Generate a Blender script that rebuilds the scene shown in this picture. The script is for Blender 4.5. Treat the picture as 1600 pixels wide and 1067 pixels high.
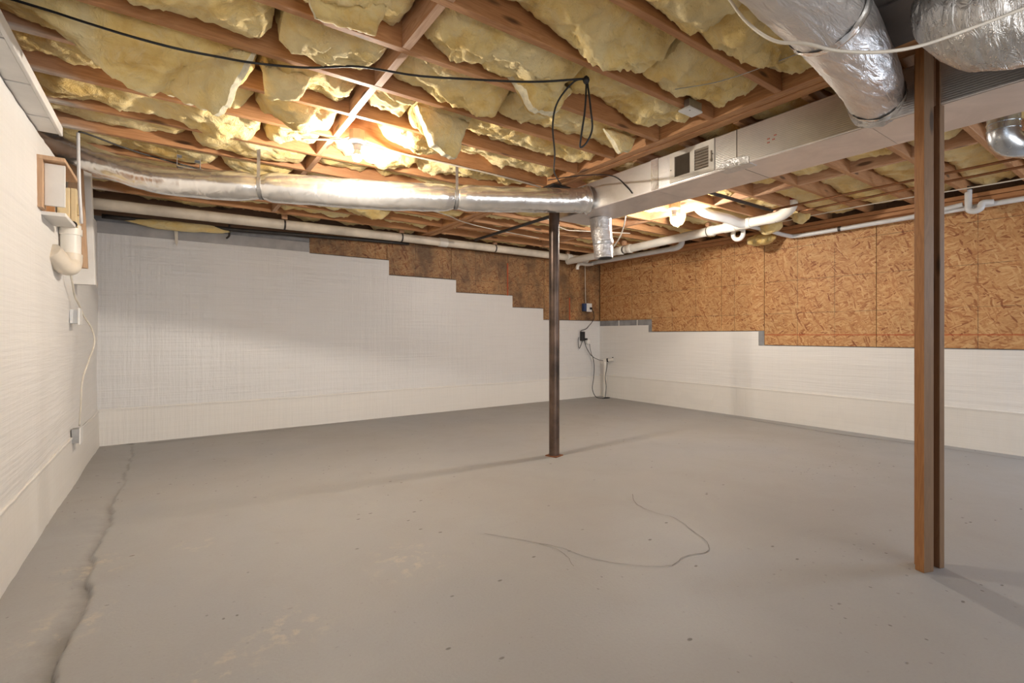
import bpy, math, random
import numpy as np
from mathutils import Vector

random.seed(4)
RNG = np.random.default_rng(4)
scene = bpy.context.scene
COL = scene.collection
for o in list(bpy.data.objects):
    bpy.data.objects.remove(o, do_unlink=True)

# ------------------------------------------------------------------ camera, light, exposure
CAM_H = 1.09
cd = bpy.data.cameras.new('camera')
cam = bpy.data.objects.new('camera', cd)
COL.objects.link(cam)
cam.location = (0, 0, CAM_H)
cam.rotation_euler = (math.pi / 2, 0, -math.atan2(532, 758))
cd.sensor_width = 36
cd.lens = 36 * 758 / 1600
cd.shift_y = -10.5 / 1600
cd.clip_start = 0.05
scene.camera = cam

vs = scene.view_settings
vs.view_transform = 'Standard'
vs.look = 'None'
vs.gamma = 1
vs.use_curve_mapping = False
vs.exposure = 0.06

world = bpy.data.worlds.new('world')
scene.world = world
world.use_nodes = True
world.node_tree.nodes['Background'].inputs[0].default_value = (0.75, 0.85, 1.0, 1)
world.node_tree.nodes['Background'].inputs[1].default_value = 0.6

BULB_STRENGTH = 3300.0
BULB_COLOR = (1.0, 0.905, 0.785, 1)


def area_light(name, loc, target, sx, sy, power, color):
    l = bpy.data.lights.new(name, 'AREA')
    l.shape = 'RECTANGLE'
    l.size, l.size_y = sx, sy
    l.energy = power
    l.color = color
    ob = bpy.data.objects.new(name, l)
    COL.objects.link(ob)
    ob.location = loc
    ob.rotation_euler = (Vector(target) - Vector(loc)).to_track_quat('-Z', 'Y').to_euler()
    return ob


# added fill lights with no source in view: broad behind camera, cool at right
area_light('fill_behind_camera', (1.6, -3.25, 1.15), (1.6, 3, 1.0), 4.2, 2.0, 100, (0.97, 0.985, 1.0))
area_light('cool_fill_right', (6.1, -0.9, 1.75), (3.6, 0.6, 0.0), 1.0, 0.7, 50, (0.72, 0.84, 1.0))


# ------------------------------------------------------------------ helpers
def new_mat(name):
    m = bpy.data.materials.new(name)
    m.use_nodes = True
    nt = m.node_tree
    b = nt.nodes['Principled BSDF']
    return m, nt, b


class N:
    """small node-writing helper"""
    def __init__(s, nt):
        s.nt = nt

    def add(s, t, **kw):
        n = s.nt.nodes.new(t)
        for k, v in kw.items():
            setattr(n, k, v)
        return n

    def link(s, a, b):
        s.nt.links.new(a, b)

    def val(s, sock, v):
        if isinstance(v, bpy.types.NodeSocket):
            s.link(v, sock)
        else:
            sock.default_value = v

    def coord(s, kind='Object', scale=(1, 1, 1), rot=(0, 0, 0), loc=(0, 0, 0), jitter=False):
        tc = s.add('ShaderNodeTexCoord')
        out = tc.outputs[kind]
        if jitter:
            oi = s.add('ShaderNodeObjectInfo')
            mm = s.add('ShaderNodeMath', operation='MULTIPLY')
            s.link(oi.outputs['Random'], mm.inputs[0])
            mm.inputs[1].default_value = 37.0
            va = s.add('ShaderNodeVectorMath', operation='ADD')
            s.link(out, va.inputs[0])
            s.link(mm.outputs[0], va.inputs[1])
            out = va.outputs[0]
        mp = s.add('ShaderNodeMapping')
        mp.inputs['Location'].default_value = loc
        mp.inputs['Rotation'].default_value = rot
        mp.inputs['Scale'].default_value = scale
        s.link(out, mp.inputs['Vector'])
        return mp.outputs[0]

    def noise(s, vec, scale=5, detail=4, rough=0.55, dist=0.0):
        n = s.add('ShaderNodeTexNoise')
        s.link(vec, n.inputs['Vector'])
        n.inputs['Scale'].default_value = scale
        n.inputs['Detail'].default_value = detail
        n.inputs['Roughness'].default_value = rough
        n.inputs['Distortion'].default_value = dist
        return n.outputs['Fac']

    def voro(s, vec, scale=5, feature='F1', out='Distance', rand=1.0):
        n = s.add('ShaderNodeTexVoronoi', feature=feature)
        s.link(vec, n.inputs['Vector'])
        n.inputs['Scale'].default_value = scale
        n.inputs['Randomness'].default_value = rand
        return n.outputs[out]

    def ramp(s, fac, stops, interp='LINEAR'):
        r = s.add('ShaderNodeValToRGB')
        cr = r.color_ramp
        cr.interpolation = interp
        while len(cr.elements) < len(stops):
            cr.elements.new(0.5)
        for e, (p, c) in zip(cr.elements, stops):
            e.position = p
            e.color = (*c, 1) if len(c) == 3 else c
        s.link(fac, r.inputs[0])
        return r.outputs[0]

    def mix(s, fac, a, b, mode='MIX'):
        m = s.add('ShaderNodeMix', data_type='RGBA', blend_type=mode)
        s.val(m.inputs[0], fac)
        for sock, v in ((m.inputs[6], a), (m.inputs[7], b)):
            if isinstance(v, tuple) and len(v) == 3:
                v = (*v, 1)
            s.val(sock, v)
        return m.outputs[2]

    def math(s, op, a, b=0.0, c=0.0):
        m = s.add('ShaderNodeMath', operation=op)
        s.val(m.inputs[0], a)
        s.val(m.inputs[1], b)
        s.val(m.inputs[2], c)
        return m.outputs[0]

    def step(s, v, lo, hi):
        m = s.add('ShaderNodeMapRange')
        s.val(m.inputs[0], v)
        m.inputs[1].default_value = lo
        m.inputs[2].default_value = hi
        return m.outputs[0]

    def bump(s, h, strength=0.3, dist=0.01, prev=None):
        b = s.add('ShaderNodeBump')
        b.inputs['Strength'].default_value = strength
        b.inputs['Distance'].default_value = dist
        s.link(h, b.inputs['Height'])
        if prev is not None:
            s.link(prev, b.inputs['Normal'])
        return b.outputs[0]

    def xyz(s, vec):
        x = s.add('ShaderNodeSeparateXYZ')
        s.link(vec, x.inputs[0])
        return x.outputs


def simple_mat(name, color, rough=0.5, metal=0.0, var=0.12, scale=12, bump=0.0):
    m, nt, b = new_mat(name)
    n = N(nt)
    v = n.coord(jitter=True)
    f = n.noise(v, scale, 5)
    dark = tuple(c * (1 - var * 2) for c in color)
    lite = tuple(min(1, c * (1 + var)) for c in color)
    n.link(n.ramp(f, [(0.3, dark), (0.7, lite)]), b.inputs['Base Color'])
    b.inputs['Roughness'].default_value = rough
    b.inputs['Metallic'].default_value = metal
    if bump:
        n.link(n.bump(n.noise(v, scale * 6, 4), bump, 0.004), b.inputs['Normal'])
    return m


def wood_mat(name, light, dark, axis='x', paint=False, rough=0.6, grain=1.0, knots=True):
    m, nt, b = new_mat(name)
    n = N(nt)
    sc = {'x': (1.2, 14, 14), 'y': (14, 1.2, 14), 'z': (14, 14, 1.2)}[axis]
    v = n.coord(scale=sc, jitter=True)
    f1 = n.noise(v, 1.6, 3, 0.5, 1.2)
    rings = n.math('SINE', n.math('MULTIPLY', f1, 42.0))
    rings = n.math('MULTIPLY_ADD', rings, 0.5, 0.5)
    f2 = n.noise(v, 6.0, 6, 0.7)
    f = n.math('MULTIPLY_ADD', rings, 0.26 * grain, n.math('MULTIPLY', f2, 0.75))
    col = n.ramp(f, [(0.25, light), (1.0, dark)])
    big = n.noise(n.coord(jitter=True), 1.3, 2)
    col = n.mix(n.step(big, 0.35, 0.75), col, tuple(c * 0.72 for c in light), 'MIX') if False else n.mix(
        n.math('MULTIPLY', n.step(big, 0.35, 0.75), 0.5), col, tuple(c * 0.9 for c in dark))
    if knots:
        ks = {'x': (2.2, 9, 9), 'y': (9, 2.2, 9), 'z': (9, 9, 2.2)}[axis]
        kd = n.voro(n.coord(scale=ks, jitter=True), 1.0)
        kn = n.step(kd, 0.16, 0.09)
        col = n.mix(n.math('MULTIPLY', kn, 0.85), col, tuple(c * 0.22 for c in dark))
    if paint:
        x = n.xyz(n.coord())
        edge = n.math('ADD', x[0], n.math('MULTIPLY', n.noise(n.coord(jitter=True), 9, 4), 0.25))
        z = n.step(x[2], 0.025, 0.0)
        pm = n.math('MULTIPLY', n.step(edge, 0.48, 0.22), n.math('MAXIMUM', z, 0.18))
        col = n.mix(pm, col, (0.74, 0.71, 0.66))
    n.link(col, b.inputs['Base Color'])
    b.inputs['Roughness'].default_value = rough
    n.link(n.bump(f, 0.25, 0.002), b.inputs['Normal'])
    return m


def osb_mat(name, tint=1.0, redline=None, dirt=0.0, plane='x'):
    """oriented strand board: flakes in three directions, printed stud grid, dusty dark stains"""
    m, nt, b = new_mat(name)
    n = N(nt)
    base = n.coord(jitter=True)
    warp = n.add('ShaderNodeTexNoise')
    n.link(base, warp.inputs['Vector'])
    warp.inputs['Scale'].default_value = 5.0
    warp.inputs['Detail'].default_value = 2.0
    wv = n.add('ShaderNodeVectorMath', operation='MULTIPLY_ADD')
    n.link(warp.outputs['Color'], wv.inputs[0])
    wv.inputs[1].default_value = (0.10, 0.10, 0.10)
    n.link(base, wv.inputs[2])
    layers = []
    for i, (ang, lo) in enumerate(((0.25, 0), (-0.5, 3.3), (1.15, 7.1))):
        mp = n.add('ShaderNodeMapping', vector_type='TEXTURE')
        rot = (0, 0, 0)
        if plane == 'x':
            rot = (0, ang, 0)
            scl = (1 / 15.0, 1 / 15.0, 1 / 75.0)
        else:
            rot = (ang, 0, 0)
            scl = (1 / 15.0, 1 / 15.0, 1 / 75.0)
        mp.inputs['Rotation'].default_value = rot
        mp.inputs['Location'].default_value = (lo, lo, lo)
        mp.inputs['Scale'].default_value = scl
        n.link(wv.outputs[0], mp.inputs['Vector'])
        vc = n.add('ShaderNodeTexVoronoi')
        n.link(mp.outputs[0], vc.inputs['Vector'])
        vc.inputs['Scale'].default_value = 1.0
        sep = n.add('ShaderNodeSeparateColor')
        n.link(vc.outputs['Color'], sep.inputs[0])
        layers.append((sep.outputs[0], sep.outputs[1], vc.outputs['Distance']))
    pick1 = n.step(layers[1][1], 0.52, 0.56)
    pick2 = n.step(layers[2][1], 0.70, 0.74)
    f = n.add('ShaderNodeMix')
    n.link(pick1, f.inputs[0]); n.link(layers[0][0], f.inputs[2]); n.link(layers[1][0], f.inputs[3])
    g = n.add('ShaderNodeMix')
    n.link(pick2, g.inputs[0]); n.link(f.outputs[0], g.inputs[2]); n.link(layers[2][0], g.inputs[3])
    fac = g.outputs[0]
    t = tint
    col = n.ramp(fac, [(0.0, (0.30 * t, 0.095 * t, 0.03 * t)), (0.13, (0.50 * t, 0.215 * t, 0.075 * t)),
                       (0.45, (0.62 * t, 0.32 * t, 0.125 * t)), (0.8, (0.70 * t, 0.40 * t, 0.17 * t)),
                       (1.0, (0.76 * t, 0.47 * t, 0.22 * t))])
    fine = n.noise(base, 60, 4)
    col = n.mix(n.math('MULTIPLY', n.step(fine, 0.56, 0.74), 0.3), col, (0.22 * t, 0.085 * t, 0.03 * t))
    if dirt > 0:
        dn = n.noise(n.coord(scale=(2.0, 2.0, 1.2), jitter=True), 1.6, 6, 0.65)
        col = n.mix(n.math('MULTIPLY', n.step(dn, 0.36, 0.62), dirt), col, (0.085, 0.052, 0.03))
    # printed grid, every 16 inches in local coordinates
    xyz = n.xyz(n.coord())
    u = xyz[0] if plane == 'x' else xyz[1]
    fade = n.step(n.noise(base, 3.0, 2), 0.30, 0.5)
    line = None
    for c in (u, xyz[2]):
        md = n.math('PINGPONG', n.math('ADD', c, 0.0), 0.2032)
        ln = n.step(md, 0.0035, 0.0015)
        line = ln if line is None else n.math('MAXIMUM', line, ln)
    col = n.mix(n.math('MULTIPLY', n.math('MULTIPLY', line, fade), 0.7), col, (0.03, 0.022, 0.018))
    if redline is not None:
        rl = n.step(n.math('ABSOLUTE', n.math('SUBTRACT', xyz[2], redline)), 0.008, 0.003)
        col = n.mix(n.math('MULTIPLY', rl, 0.8), col, (0.42, 0.06, 0.012))
    n.link(col, b.inputs['Base Color'])
    b.inputs['Roughness'].default_value = 0.62
    n.link(n.bump(fac, 0.25, 0.002), b.inputs['Normal'])
    return m


def sheet_mat(name, axis, color=(0.80, 0.775, 0.745), rough=0.36, rib=0.25, vert=0.2, spark=0.25):
    """white woven-reinforced plastic sheeting"""
    m, nt, b = new_mat(name)
    n = N(nt)
    hs = (1.0, 1.0, 26.0)
    vsx = (22.0, 22.0, 0.8)
    h = n.noise(n.coord(scale=hs), 1.3, 4, 0.6)
    v = n.noise(n.coord(scale=vsx), 1.0, 4, 0.6)
    xyz = n.xyz(n.coord())
    c = xyz[0] if axis == 'x' else xyz[1]
    wz = n.math('SINE', n.math('MULTIPLY', xyz[2], 2 * math.pi / 0.022))
    wc = n.math('SINE', n.math('MULTIPLY', c, 2 * math.pi / 0.03))
    big = n.noise(n.coord(), 1.1, 3)
    colr = n.ramp(big, [(0.3, tuple(x * 0.95 for x in color)), (0.7, color)])
    colr = n.mix(n.math('MULTIPLY', n.step(h, 0.45, 0.75), 0.14), colr, tuple(x * 0.72 for x in color))
    colr = n.mix(n.math('MULTIPLY', n.step(v, 0.5, 0.8), 0.10), colr, tuple(x * 0.75 for x in color))
    grid = n.math('MAXIMUM', n.step(wz, 0.9, 1.0), n.step(wc, 0.93, 1.0))
    colr = n.mix(n.math('MULTIPLY', grid, 0.06), colr, tuple(x * 0.6 for x in color))
    n.link(colr, b.inputs['Base Color'])
    b.inputs['Roughness'].default_value = rough
    nb = n.bump(h, rib, 0.02)
    nb = n.bump(v, vert, 0.02, nb)
    nb = n.bump(n.math('MULTIPLY', n.math('ADD', wz, wc), 0.5), 0.12, 0.001, nb)
    nb = n.bump(n.noise(n.coord(scale=(3, 3, 1)), 14, 3), spark, 0.006, nb)
    n.link(nb, b.inputs['Normal'])
    return m


def foil_mat(name, color=(0.78, 0.77, 0.76), rough=0.3, metal=0.92, wr=0.5, scale=(6, 6, 14), stripes=None, haze=0.25, depth=0.02, detail=5):
    m, nt, b = new_mat(name)
    n = N(nt)
    v = n.coord(scale=scale, jitter=True)
    f = n.noise(v, 2.2, detail, 0.62, 0.8)
    fine = n.noise(n.coord(jitter=True), 55, 3)
    n.link(n.ramp(f, [(0.3, tuple(c * 0.82 for c in color)), (0.7, color)]), b.inputs['Base Color'])
    n.link(n.math('MULTIPLY_ADD', fine, haze, rough - haze * 0.5), b.inputs['Roughness'])
    b.inputs['Metallic'].default_value = metal
    nb = n.bump(f, wr, depth)
    nb = n.bump(fine, haze * 0.2, 0.002, nb)
    if stripes is not None:
        xyz = n.xyz(n.coord())
        w = n.math('SINE', n.math('MULTIPLY', xyz[stripes], 2 * math.pi / 0.011))
        w2 = n.math('SINE', n.math('MULTIPLY', xyz[1], 2 * math.pi / 0.03))
        nb = n.bump(n.math('MULTIPLY_ADD', w2, 0.4, w), 0.4, 0.0004, nb)
    n.link(nb, b.inputs['Normal'])
    return m


def fiber_mat(name, tone=1.0):
    m, nt, b = new_mat(name)
    n = N(nt)
    v = n.coord(jitter=True)
    big = n.noise(v, 3.2, 4, 0.6, 0.6)
    mid = n.noise(v, 14, 5, 0.65, 0.8)
    col = n.ramp(big, [(0.28, (0.70 * tone, 0.44 * tone, 0.12 * tone)), (0.45, (0.86 * tone, 0.65 * tone, 0.27 * tone)),
                       (0.62, (0.88 * tone, 0.73 * tone, 0.40 * tone)), (0.8, (0.84 * tone, 0.60 * tone, 0.22 * tone))])
    col = n.mix(n.math('MULTIPLY', n.step(mid, 0.5, 0.75), 0.4), col, (0.86 * tone, 0.77 * tone, 0.52 * tone))
    speck = n.step(n.noise(v, 42, 2), 0.74, 0.80)
    col = n.mix(n.math('MULTIPLY', speck, 0.5), col, (0.35, 0.24, 0.10))
    n.link(col, b.inputs['Base Color'])
    b.inputs['Roughness'].default_value = 0.95
    b.inputs['Specular IOR Level'].default_value = 0.1
    b.inputs['Sheen Weight'].default_value = 0.15
    nb = n.bump(mid, 0.8, 0.03)
    nb = n.bump(n.noise(n.coord(scale=(1, 3, 1), jitter=True), 60, 5, 0.7), 0.7, 0.008, nb)
    n.link(nb, b.inputs['Normal'])
    return m


def floor_mat():
    m, nt, b = new_mat('painted_concrete')
    n = N(nt)
    v = n.coord()
    big = n.noise(v, 0.55, 4, 0.55, 0.4)
    mid = n.noise(v, 2.4, 6, 0.65, 0.6)
    fine = n.noise(v, 90, 3)
    col = n.ramp(big, [(0.3, (0.335, 0.315, 0.295)), (0.5, (0.35, 0.34, 0.33)), (0.7, (0.325, 0.325, 0.335))])
    col = n.mix(n.math('MULTIPLY', n.step(mid, 0.48, 0.75), 0.30), col, (0.32, 0.295, 0.27))
    col = n.mix(n.math('MULTIPLY', n.step(fine, 0.42, 0.7), 0.10), col, (0.24, 0.22, 0.20))
    # pits and chips
    warped = n.coord(scale=(1, 1.7, 1))
    d = n.voro(warped, 5.5)
    pit = n.math('MULTIPLY', n.step(d, 0.075, 0.045), n.step(n.noise(v, 1.5, 3), 0.40, 0.5))
    d2 = n.voro(n.coord(scale=(1.3, 1, 1), loc=(3, 1, 0)), 15)
    pit2 = n.math('MULTIPLY', n.step(d2, 0.12, 0.07), n.step(n.noise(n.coord(loc=(5, 2, 0)), 0.9, 4), 0.52, 0.62))
    pits = n.math('MAXIMUM', pit, pit2)
    col = n.mix(n.math('MULTIPLY', pits, 0.75), col, (0.10, 0.085, 0.07))
    # painted dark shading and dirt low in the broken slab edge, small grit
    xz = n.xyz(n.coord())
    gd = n.step(n.math('MULTIPLY_ADD', n.noise(v, 22, 5, 0.7), 0.012, xz[2]), -0.004, -0.020)
    col = n.mix(n.math('MULTIPLY', gd, 0.55), col, (0.16, 0.14, 0.12))
    grit = n.step(n.noise(v, 55, 2, 0.5), 0.70, 0.76)
    col = n.mix(n.math('MULTIPLY', grit, 0.35), col, (0.16, 0.14, 0.12))
    # worn bare patches
    for (px, py, r) in ((0.12, 1.83, 0.16), (0.35, 1.95, 0.2), (0.95, 2.2, 0.26), (-0.33, 2.45, 0.2), (-0.30, 3.0, 0.2), (0.1, 3.0, .12)):
        dd = n.add('ShaderNodeVectorMath', operation='DISTANCE')
        n.link(n.coord(), dd.inputs[0])
        dd.inputs[1].default_value = (px, py, 0)
        msk = n.math('MULTIPLY', n.step(dd.outputs['Value'], r, r * 0.2), n.step(n.noise(v, 14, 6, 0.7), 0.52, 0.64))
        col = n.mix(n.math('MULTIPLY', msk, 0.5), col, (0.56, 0.47, 0.36))
    n.link(col, b.inputs['Base Color'])
    b.inputs['Specular IOR Level'].default_value = 0.35
    n.link(n.math('MULTIPLY_ADD', mid, 0.25, 0.42), b.inputs['Roughness'])
    nb = n.bump(mid, 0.12, 0.02)
    nb = n.bump(fine, 0.25, 0.004, nb)
    nb = n.bump(n.math('SUBTRACT', 1.0, pits), 0.5, 0.004, nb)
    n.link(nb, b.inputs['Normal'])
    return m


def emit_mat(name, color, strength):
    m, nt, b = new_mat(name)
    b.inputs['Base Color'].default_value = (1, 1, 1, 1)
    b.inputs['Emission Color'].default_value = color
    b.inputs['Emission Strength'].default_value = strength
    return m


class MB:
    def __init__(s):
        s.v, s.f, s.n = [], [], 0

    def add(s, verts, faces):
        verts = np.asarray(verts, float)
        s.v.append(verts)
        s.f.extend([tuple(int(i) + s.n for i in f) for f in faces])
        s.n += len(verts)
        return s

    def box(s, x0, x1, y0, y1, z0, z1):
        v = [(x, y, z) for x in (x0, x1) for y in (y0, y1) for z in (z0, z1)]
        return s.add(v, [(0, 1, 3, 2), (4, 6, 7, 5), (0, 4, 5, 1), (2, 3, 7, 6), (0, 2, 6, 4), (1, 5, 7, 3)])

    def obox(s, c, ex, ey, ez):
        """box round c with half vectors ex, ey, ez"""
        c, ex, ey, ez = (np.array(a, float) for a in (c, ex, ey, ez))
        v = [c + a * ex + b * ey + d * ez for a in (-1, 1) for b in (-1, 1) for d in (-1, 1)]
        return s.add(v, [(0, 1, 3, 2), (4, 6, 7, 5), (0, 4, 5, 1), (2, 3, 7, 6), (0, 2, 6, 4), (1, 5, 7, 3)])

    def grid(s, P, flip=False):
        n, m = P.shape[:2]
        idx = np.arange(n * m).reshape(n, m)
        a, b, c, d = idx[:-1, :-1], idx[1:, :-1], idx[1:, 1:], idx[:-1, 1:]
        q = np.stack([a, b, c, d] if not flip else [a, d, c, b], -1).reshape(-1, 4)
        return s.add(P.reshape(-1, 3), q)

    def tube(s, pts, r, seg=12, caps=True, disp=None):
        pts = np.asarray(pts, float)
        k = len(pts)
        rr = np.full(k, r) if np.isscalar(r) else np.asarray(r, float)
        T = np.gradient(pts, axis=0)
        T /= np.linalg.norm(T, axis=1)[:, None] + 1e-9
        up = np.array([0, 0, 1.0]) if abs(T[0][2]) < 0.9 else np.array([0, 1.0, 0])
        nrm = np.cross(T[0], up)
        nrm /= np.linalg.norm(nrm)
        rings = []
        ang = np.linspace(0, 2 * math.pi, seg, endpoint=False)
        for i in range(k):
            nrm = nrm - T[i] * (nrm @ T[i])
            nrm /= np.linalg.norm(nrm)
            bi = np.cross(T[i], nrm)
            dirs = np.cos(ang)[:, None] * nrm + np.sin(ang)[:, None] * bi
            rings.append((pts[i], dirs))
        V = np.stack([p + d * q for (p, d), q in zip(rings, rr)])
        if disp is not None:
            D = np.stack([d for _, d in rings])
            V = V + D * disp(V)[..., None]
        faces = []
        for i in range(k - 1):
            for j in range(seg):
                a, b = i * seg + j, i * seg + (j + 1) % seg
                faces.append((a, b, b + seg, a + seg))
        if caps:
            faces.append(tuple(range(seg))[::-1])
            faces.append(tuple((k - 1) * seg + j for j in range(seg)))
        return s.add(V.reshape(-1, 3), faces)

    def lathe(s, c, prof, seg=20):
        """profile of (radius, z) round a vertical axis through c"""
        c = np.array(c, float)
        ang = np.linspace(0, 2 * math.pi, seg, endpoint=False)
        V, faces = [], []
        for (r, z) in prof:
            for a in ang:
                V.append((c[0] + r * math.cos(a), c[1] + r * math.sin(a), c[2] + z))
        for i in range(len(prof) - 1):
            for j in range(seg):
                a, b = i * seg + j, i * seg + (j + 1) % seg
                faces.append((a, b, b + seg, a + seg))
        faces.append(tuple(range(seg))[::-1])
        faces.append(tuple((len(prof) - 1) * seg + j for j in range(seg)))
        return s.add(V, faces)

    def prism(s, poly, axis, d0, d1):
        """polygon in the plane across `axis`, pushed from d0 to d1"""
        k = len(poly)
        V = []
        for d in (d0, d1):
            for (a, b) in poly:
                V.append({'x': (d, a, b), 'y': (a, d, b), 'z': (a, b, d)}[axis])
        faces = [tuple(range(k)), tuple(range(2 * k - 1, k - 1, -1))]
        for i in range(k):
            j = (i + 1) % k
            faces.append((i, i + k, j + k, j))
        return s.add(V, faces)

    def mesh(s, name, origin=(0, 0, 0), smooth=False):
        me = bpy.data.meshes.new(name)
        V = np.concatenate(s.v) - np.array(origin)
        me.from_pydata(V.tolist(), [], s.f)
        me.update()
        import bmesh
        bm = bmesh.new()
        bm.from_mesh(me)
        bmesh.ops.recalc_face_normals(bm, faces=bm.faces)
        bm.to_mesh(me)
        bm.free()
        if smooth:
            me.polygons.foreach_set('use_smooth', [True] * len(me.polygons))
        return me


def tag(o, label=None, cat=None, group=None, kind=None):
    for k, v in (('label', label), ('category', cat), ('group', group), ('kind', kind)):
        if v:
            o[k] = v
    return o


def world_loc(o):
    p = np.zeros(3)
    while o is not None:
        p += np.array(o.location)
        o = o.parent
    return p


def build(mb, name, mat, parent=None, origin=None, smooth=False, bevel=0.0, label=None, kind=None, auto=None):
    """link a builder as one mesh object; verts are given in room coordinates"""
    V = np.concatenate(mb.v)
    base = world_loc(parent) if parent is not None else np.zeros(3)
    if origin is None:
        origin = base if parent is not None else np.array([*(V.min(0) + V.max(0))[:2] / 2, V[:, 2].min()])
    origin = np.array(origin, float)
    o = bpy.data.objects.new(name, mb.mesh(name, origin, smooth))
    o.data.materials.append(mat)
    COL.objects.link(o)
    o.location = origin - base
    if parent is not None:
        o.parent = parent
    if bevel:
        md = o.modifiers.new('bevel', 'BEVEL')
        md.width = bevel
        md.segments = 2
        md.limit_method = 'ANGLE'
    if auto:
        o.data.set_sharp_from_angle(angle=auto)
    tag(o, label, kind=kind)
    return o


def thing(name, label, cat, loc, group=None):
    o = bpy.data.objects.new(name, None)
    o.empty_display_size = 0.05
    COL.objects.link(o)
    o.location = loc
    return tag(o, label, cat, group)


def spline(pts, n=10):
    """smooth line through points"""
    P = np.asarray(pts, float)
    P = np.vstack([2 * P[0] - P[1], P, 2 * P[-1] - P[-2]])
    out = []
    for i in range(1, len(P) - 2):
        for t in np.linspace(0, 1, n, endpoint=False):
            a, b, c, d = P[i - 1], P[i], P[i + 1], P[i + 2]
            out.append(0.5 * ((2 * b) + (c - a) * t + (2 * a - 5 * b + 4 * c - d) * t * t + (3 * b - a - 3 * c + d) * t ** 3))
    out.append(P[-2])
    return np.array(out)


_perm = np.random.default_rng(11).permutation(512).astype(np.int64)
_val = np.random.default_rng(12).random(512)


def vnoise(P):
    P = np.asarray(P, float)
    i = np.floor(P).astype(np.int64)
    f = P - i
    f = f * f * f * (f * (f * 6 - 15) + 10)

    def h(dx, dy, dz):
        return _val[(_perm[(_perm[(_perm[(i[..., 0] + dx) & 511] + i[..., 1] + dy) & 511] + i[..., 2] + dz) & 511]) & 511]
    x, y, z = f[..., 0], f[..., 1], f[..., 2]
    c00 = h(0, 0, 0) * (1 - x) + h(1, 0, 0) * x
    c10 = h(0, 1, 0) * (1 - x) + h(1, 1, 0) * x
    c01 = h(0, 0, 1) * (1 - x) + h(1, 0, 1) * x
    c11 = h(0, 1, 1) * (1 - x) + h(1, 1, 1) * x
    return (c00 * (1 - y) + c10 * y) * (1 - z) + (c01 * (1 - y) + c11 * y) * z


def fbm(P, octv=4, gain=0.5):
    P = np.asarray(P, float)
    a, s, t = 1.0, 0.0, 0.0
    for k in range(octv):
        s = s + a * vnoise(P * (2.03 ** k) + 17.3 * k)
        t += a
        a *= gain
    return s / t


def ridged(P, octv=3, gain=0.5):
    P = np.asarray(P, float)
    a, s, t = 1.0, 0.0, 0.0
    for k in range(octv):
        s = s + a * (1 - np.abs(2 * vnoise(P * (2.1 ** k) + 9.1 * k) - 1))
        t += a
        a *= gain
    return s / t


# ------------------------------------------------------------------ materials
M_floor = floor_mat()
M_sheet_back = sheet_mat('white_sheeting_back', 'x', (0.76, 0.745, 0.73), 0.22, 0.4, 0.4, 0.45)
M_sheet_side = sheet_mat('white_sheeting_side', 'y', (0.82, 0.80, 0.775), 0.45, 0.3, 0.3, 0.1)
M_flap = sheet_mat('white_painted_flap', 'x', (0.80, 0.77, 0.725), 0.5, 0.05, 0.35, 0.1)
M_block = simple_mat('grey_block', (0.30, 0.30, 0.31), 0.8, 0, 0.15, 9, 0.3)
M_greyband = simple_mat('grey_film', (0.42, 0.41, 0.41), 0.4, 0, 0.1, 6, 0.1)
M_osb_r = osb_mat('strand_board_right', 0.86, None, 0.12, 'y')
M_osb_r2 = osb_mat('strand_board_right_lined', 0.86, 0.14, 0.12, 'y')
M_osb_b = osb_mat('strand_board_back', 0.66, None, 0.75, 'x')
M_joist = wood_mat('joist_fir', (0.57, 0.30, 0.135), (0.32, 0.13, 0.048), 'x', True)
M_joist_r = wood_mat('joist_fir_plain', (0.55, 0.30, 0.145), (0.31, 0.135, 0.055), 'x', False)
M_blk = wood_mat('blocking_fir', (0.64, 0.41, 0.26), (0.36, 0.16, 0.07), 'y', False)
M_beam = wood_mat('beam_pine', (0.68, 0.37, 0.165), (0.33, 0.13, 0.045), 'y', False, 0.6, 1.3)
M_post = wood_mat('post_pine', (0.42, 0.19, 0.06), (0.22, 0.085, 0.025), 'z', False)
M_post_grey = wood_mat('post_grey_brown', (0.20, 0.115, 0.06), (0.12, 0.068, 0.036), 'z', False)
M_plate = wood_mat('top_plate_pine', (0.55, 0.28, 0.12), (0.32, 0.13, 0.05), 'y', False)
M_subfloor = wood_mat('subfloor', (0.22, 0.12, 0.06), (0.12, 0.06, 0.03), 'x', False)
M_fiber = fiber_mat('yellow_fibreglass', 1.0)
M_fiber_cut = fiber_mat('yellow_fibreglass_scrap', 0.95)
M_fiber_edge = simple_mat('torn_fibre_edge', (0.88, 0.80, 0.58), 0.95, 0, 0.12, 30, 0.6)
M_foil = foil_mat('flex_duct_foil', (0.90, 0.89, 0.87), 0.25, 0.9, 0.5, (6, 6, 3), haze=0.05, depth=0.012, detail=1.5)
M_foil_big = foil_mat('insulated_duct_foil', (0.74, 0.715, 0.70), 0.34, 0.85, 0.65, (3, 14, 14))
M_foil_bulge = foil_mat('wrapped_elbow_foil', (0.72, 0.70, 0.665), 0.30, 0.9, 0.9, (5, 14, 5))
M_board_face = foil_mat('duct_board_ribbed', (0.74, 0.725, 0.705), 0.30, 0.92, 0.1, (2, 2, 2), stripes=2, haze=0.06, depth=0.005)
M_board_low = foil_mat('duct_board_plain', (0.76, 0.69, 0.65), 0.42, 0.75, 0.06, (2, 2, 2), haze=0.1)
M_tape = foil_mat('foil_tape', (0.62, 0.62, 0.62), 0.35, 0.9, 0.3, (9, 9, 9))
M_galv = foil_mat('galvanised', (0.62, 0.66, 0.70), 0.26, 0.95, 0.04, (2, 2, 2), haze=0.1)
M_pan = simple_mat('sheet_metal_pan', (0.22, 0.20, 0.19), 0.5, 0.6, 0.1, 4)
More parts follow.
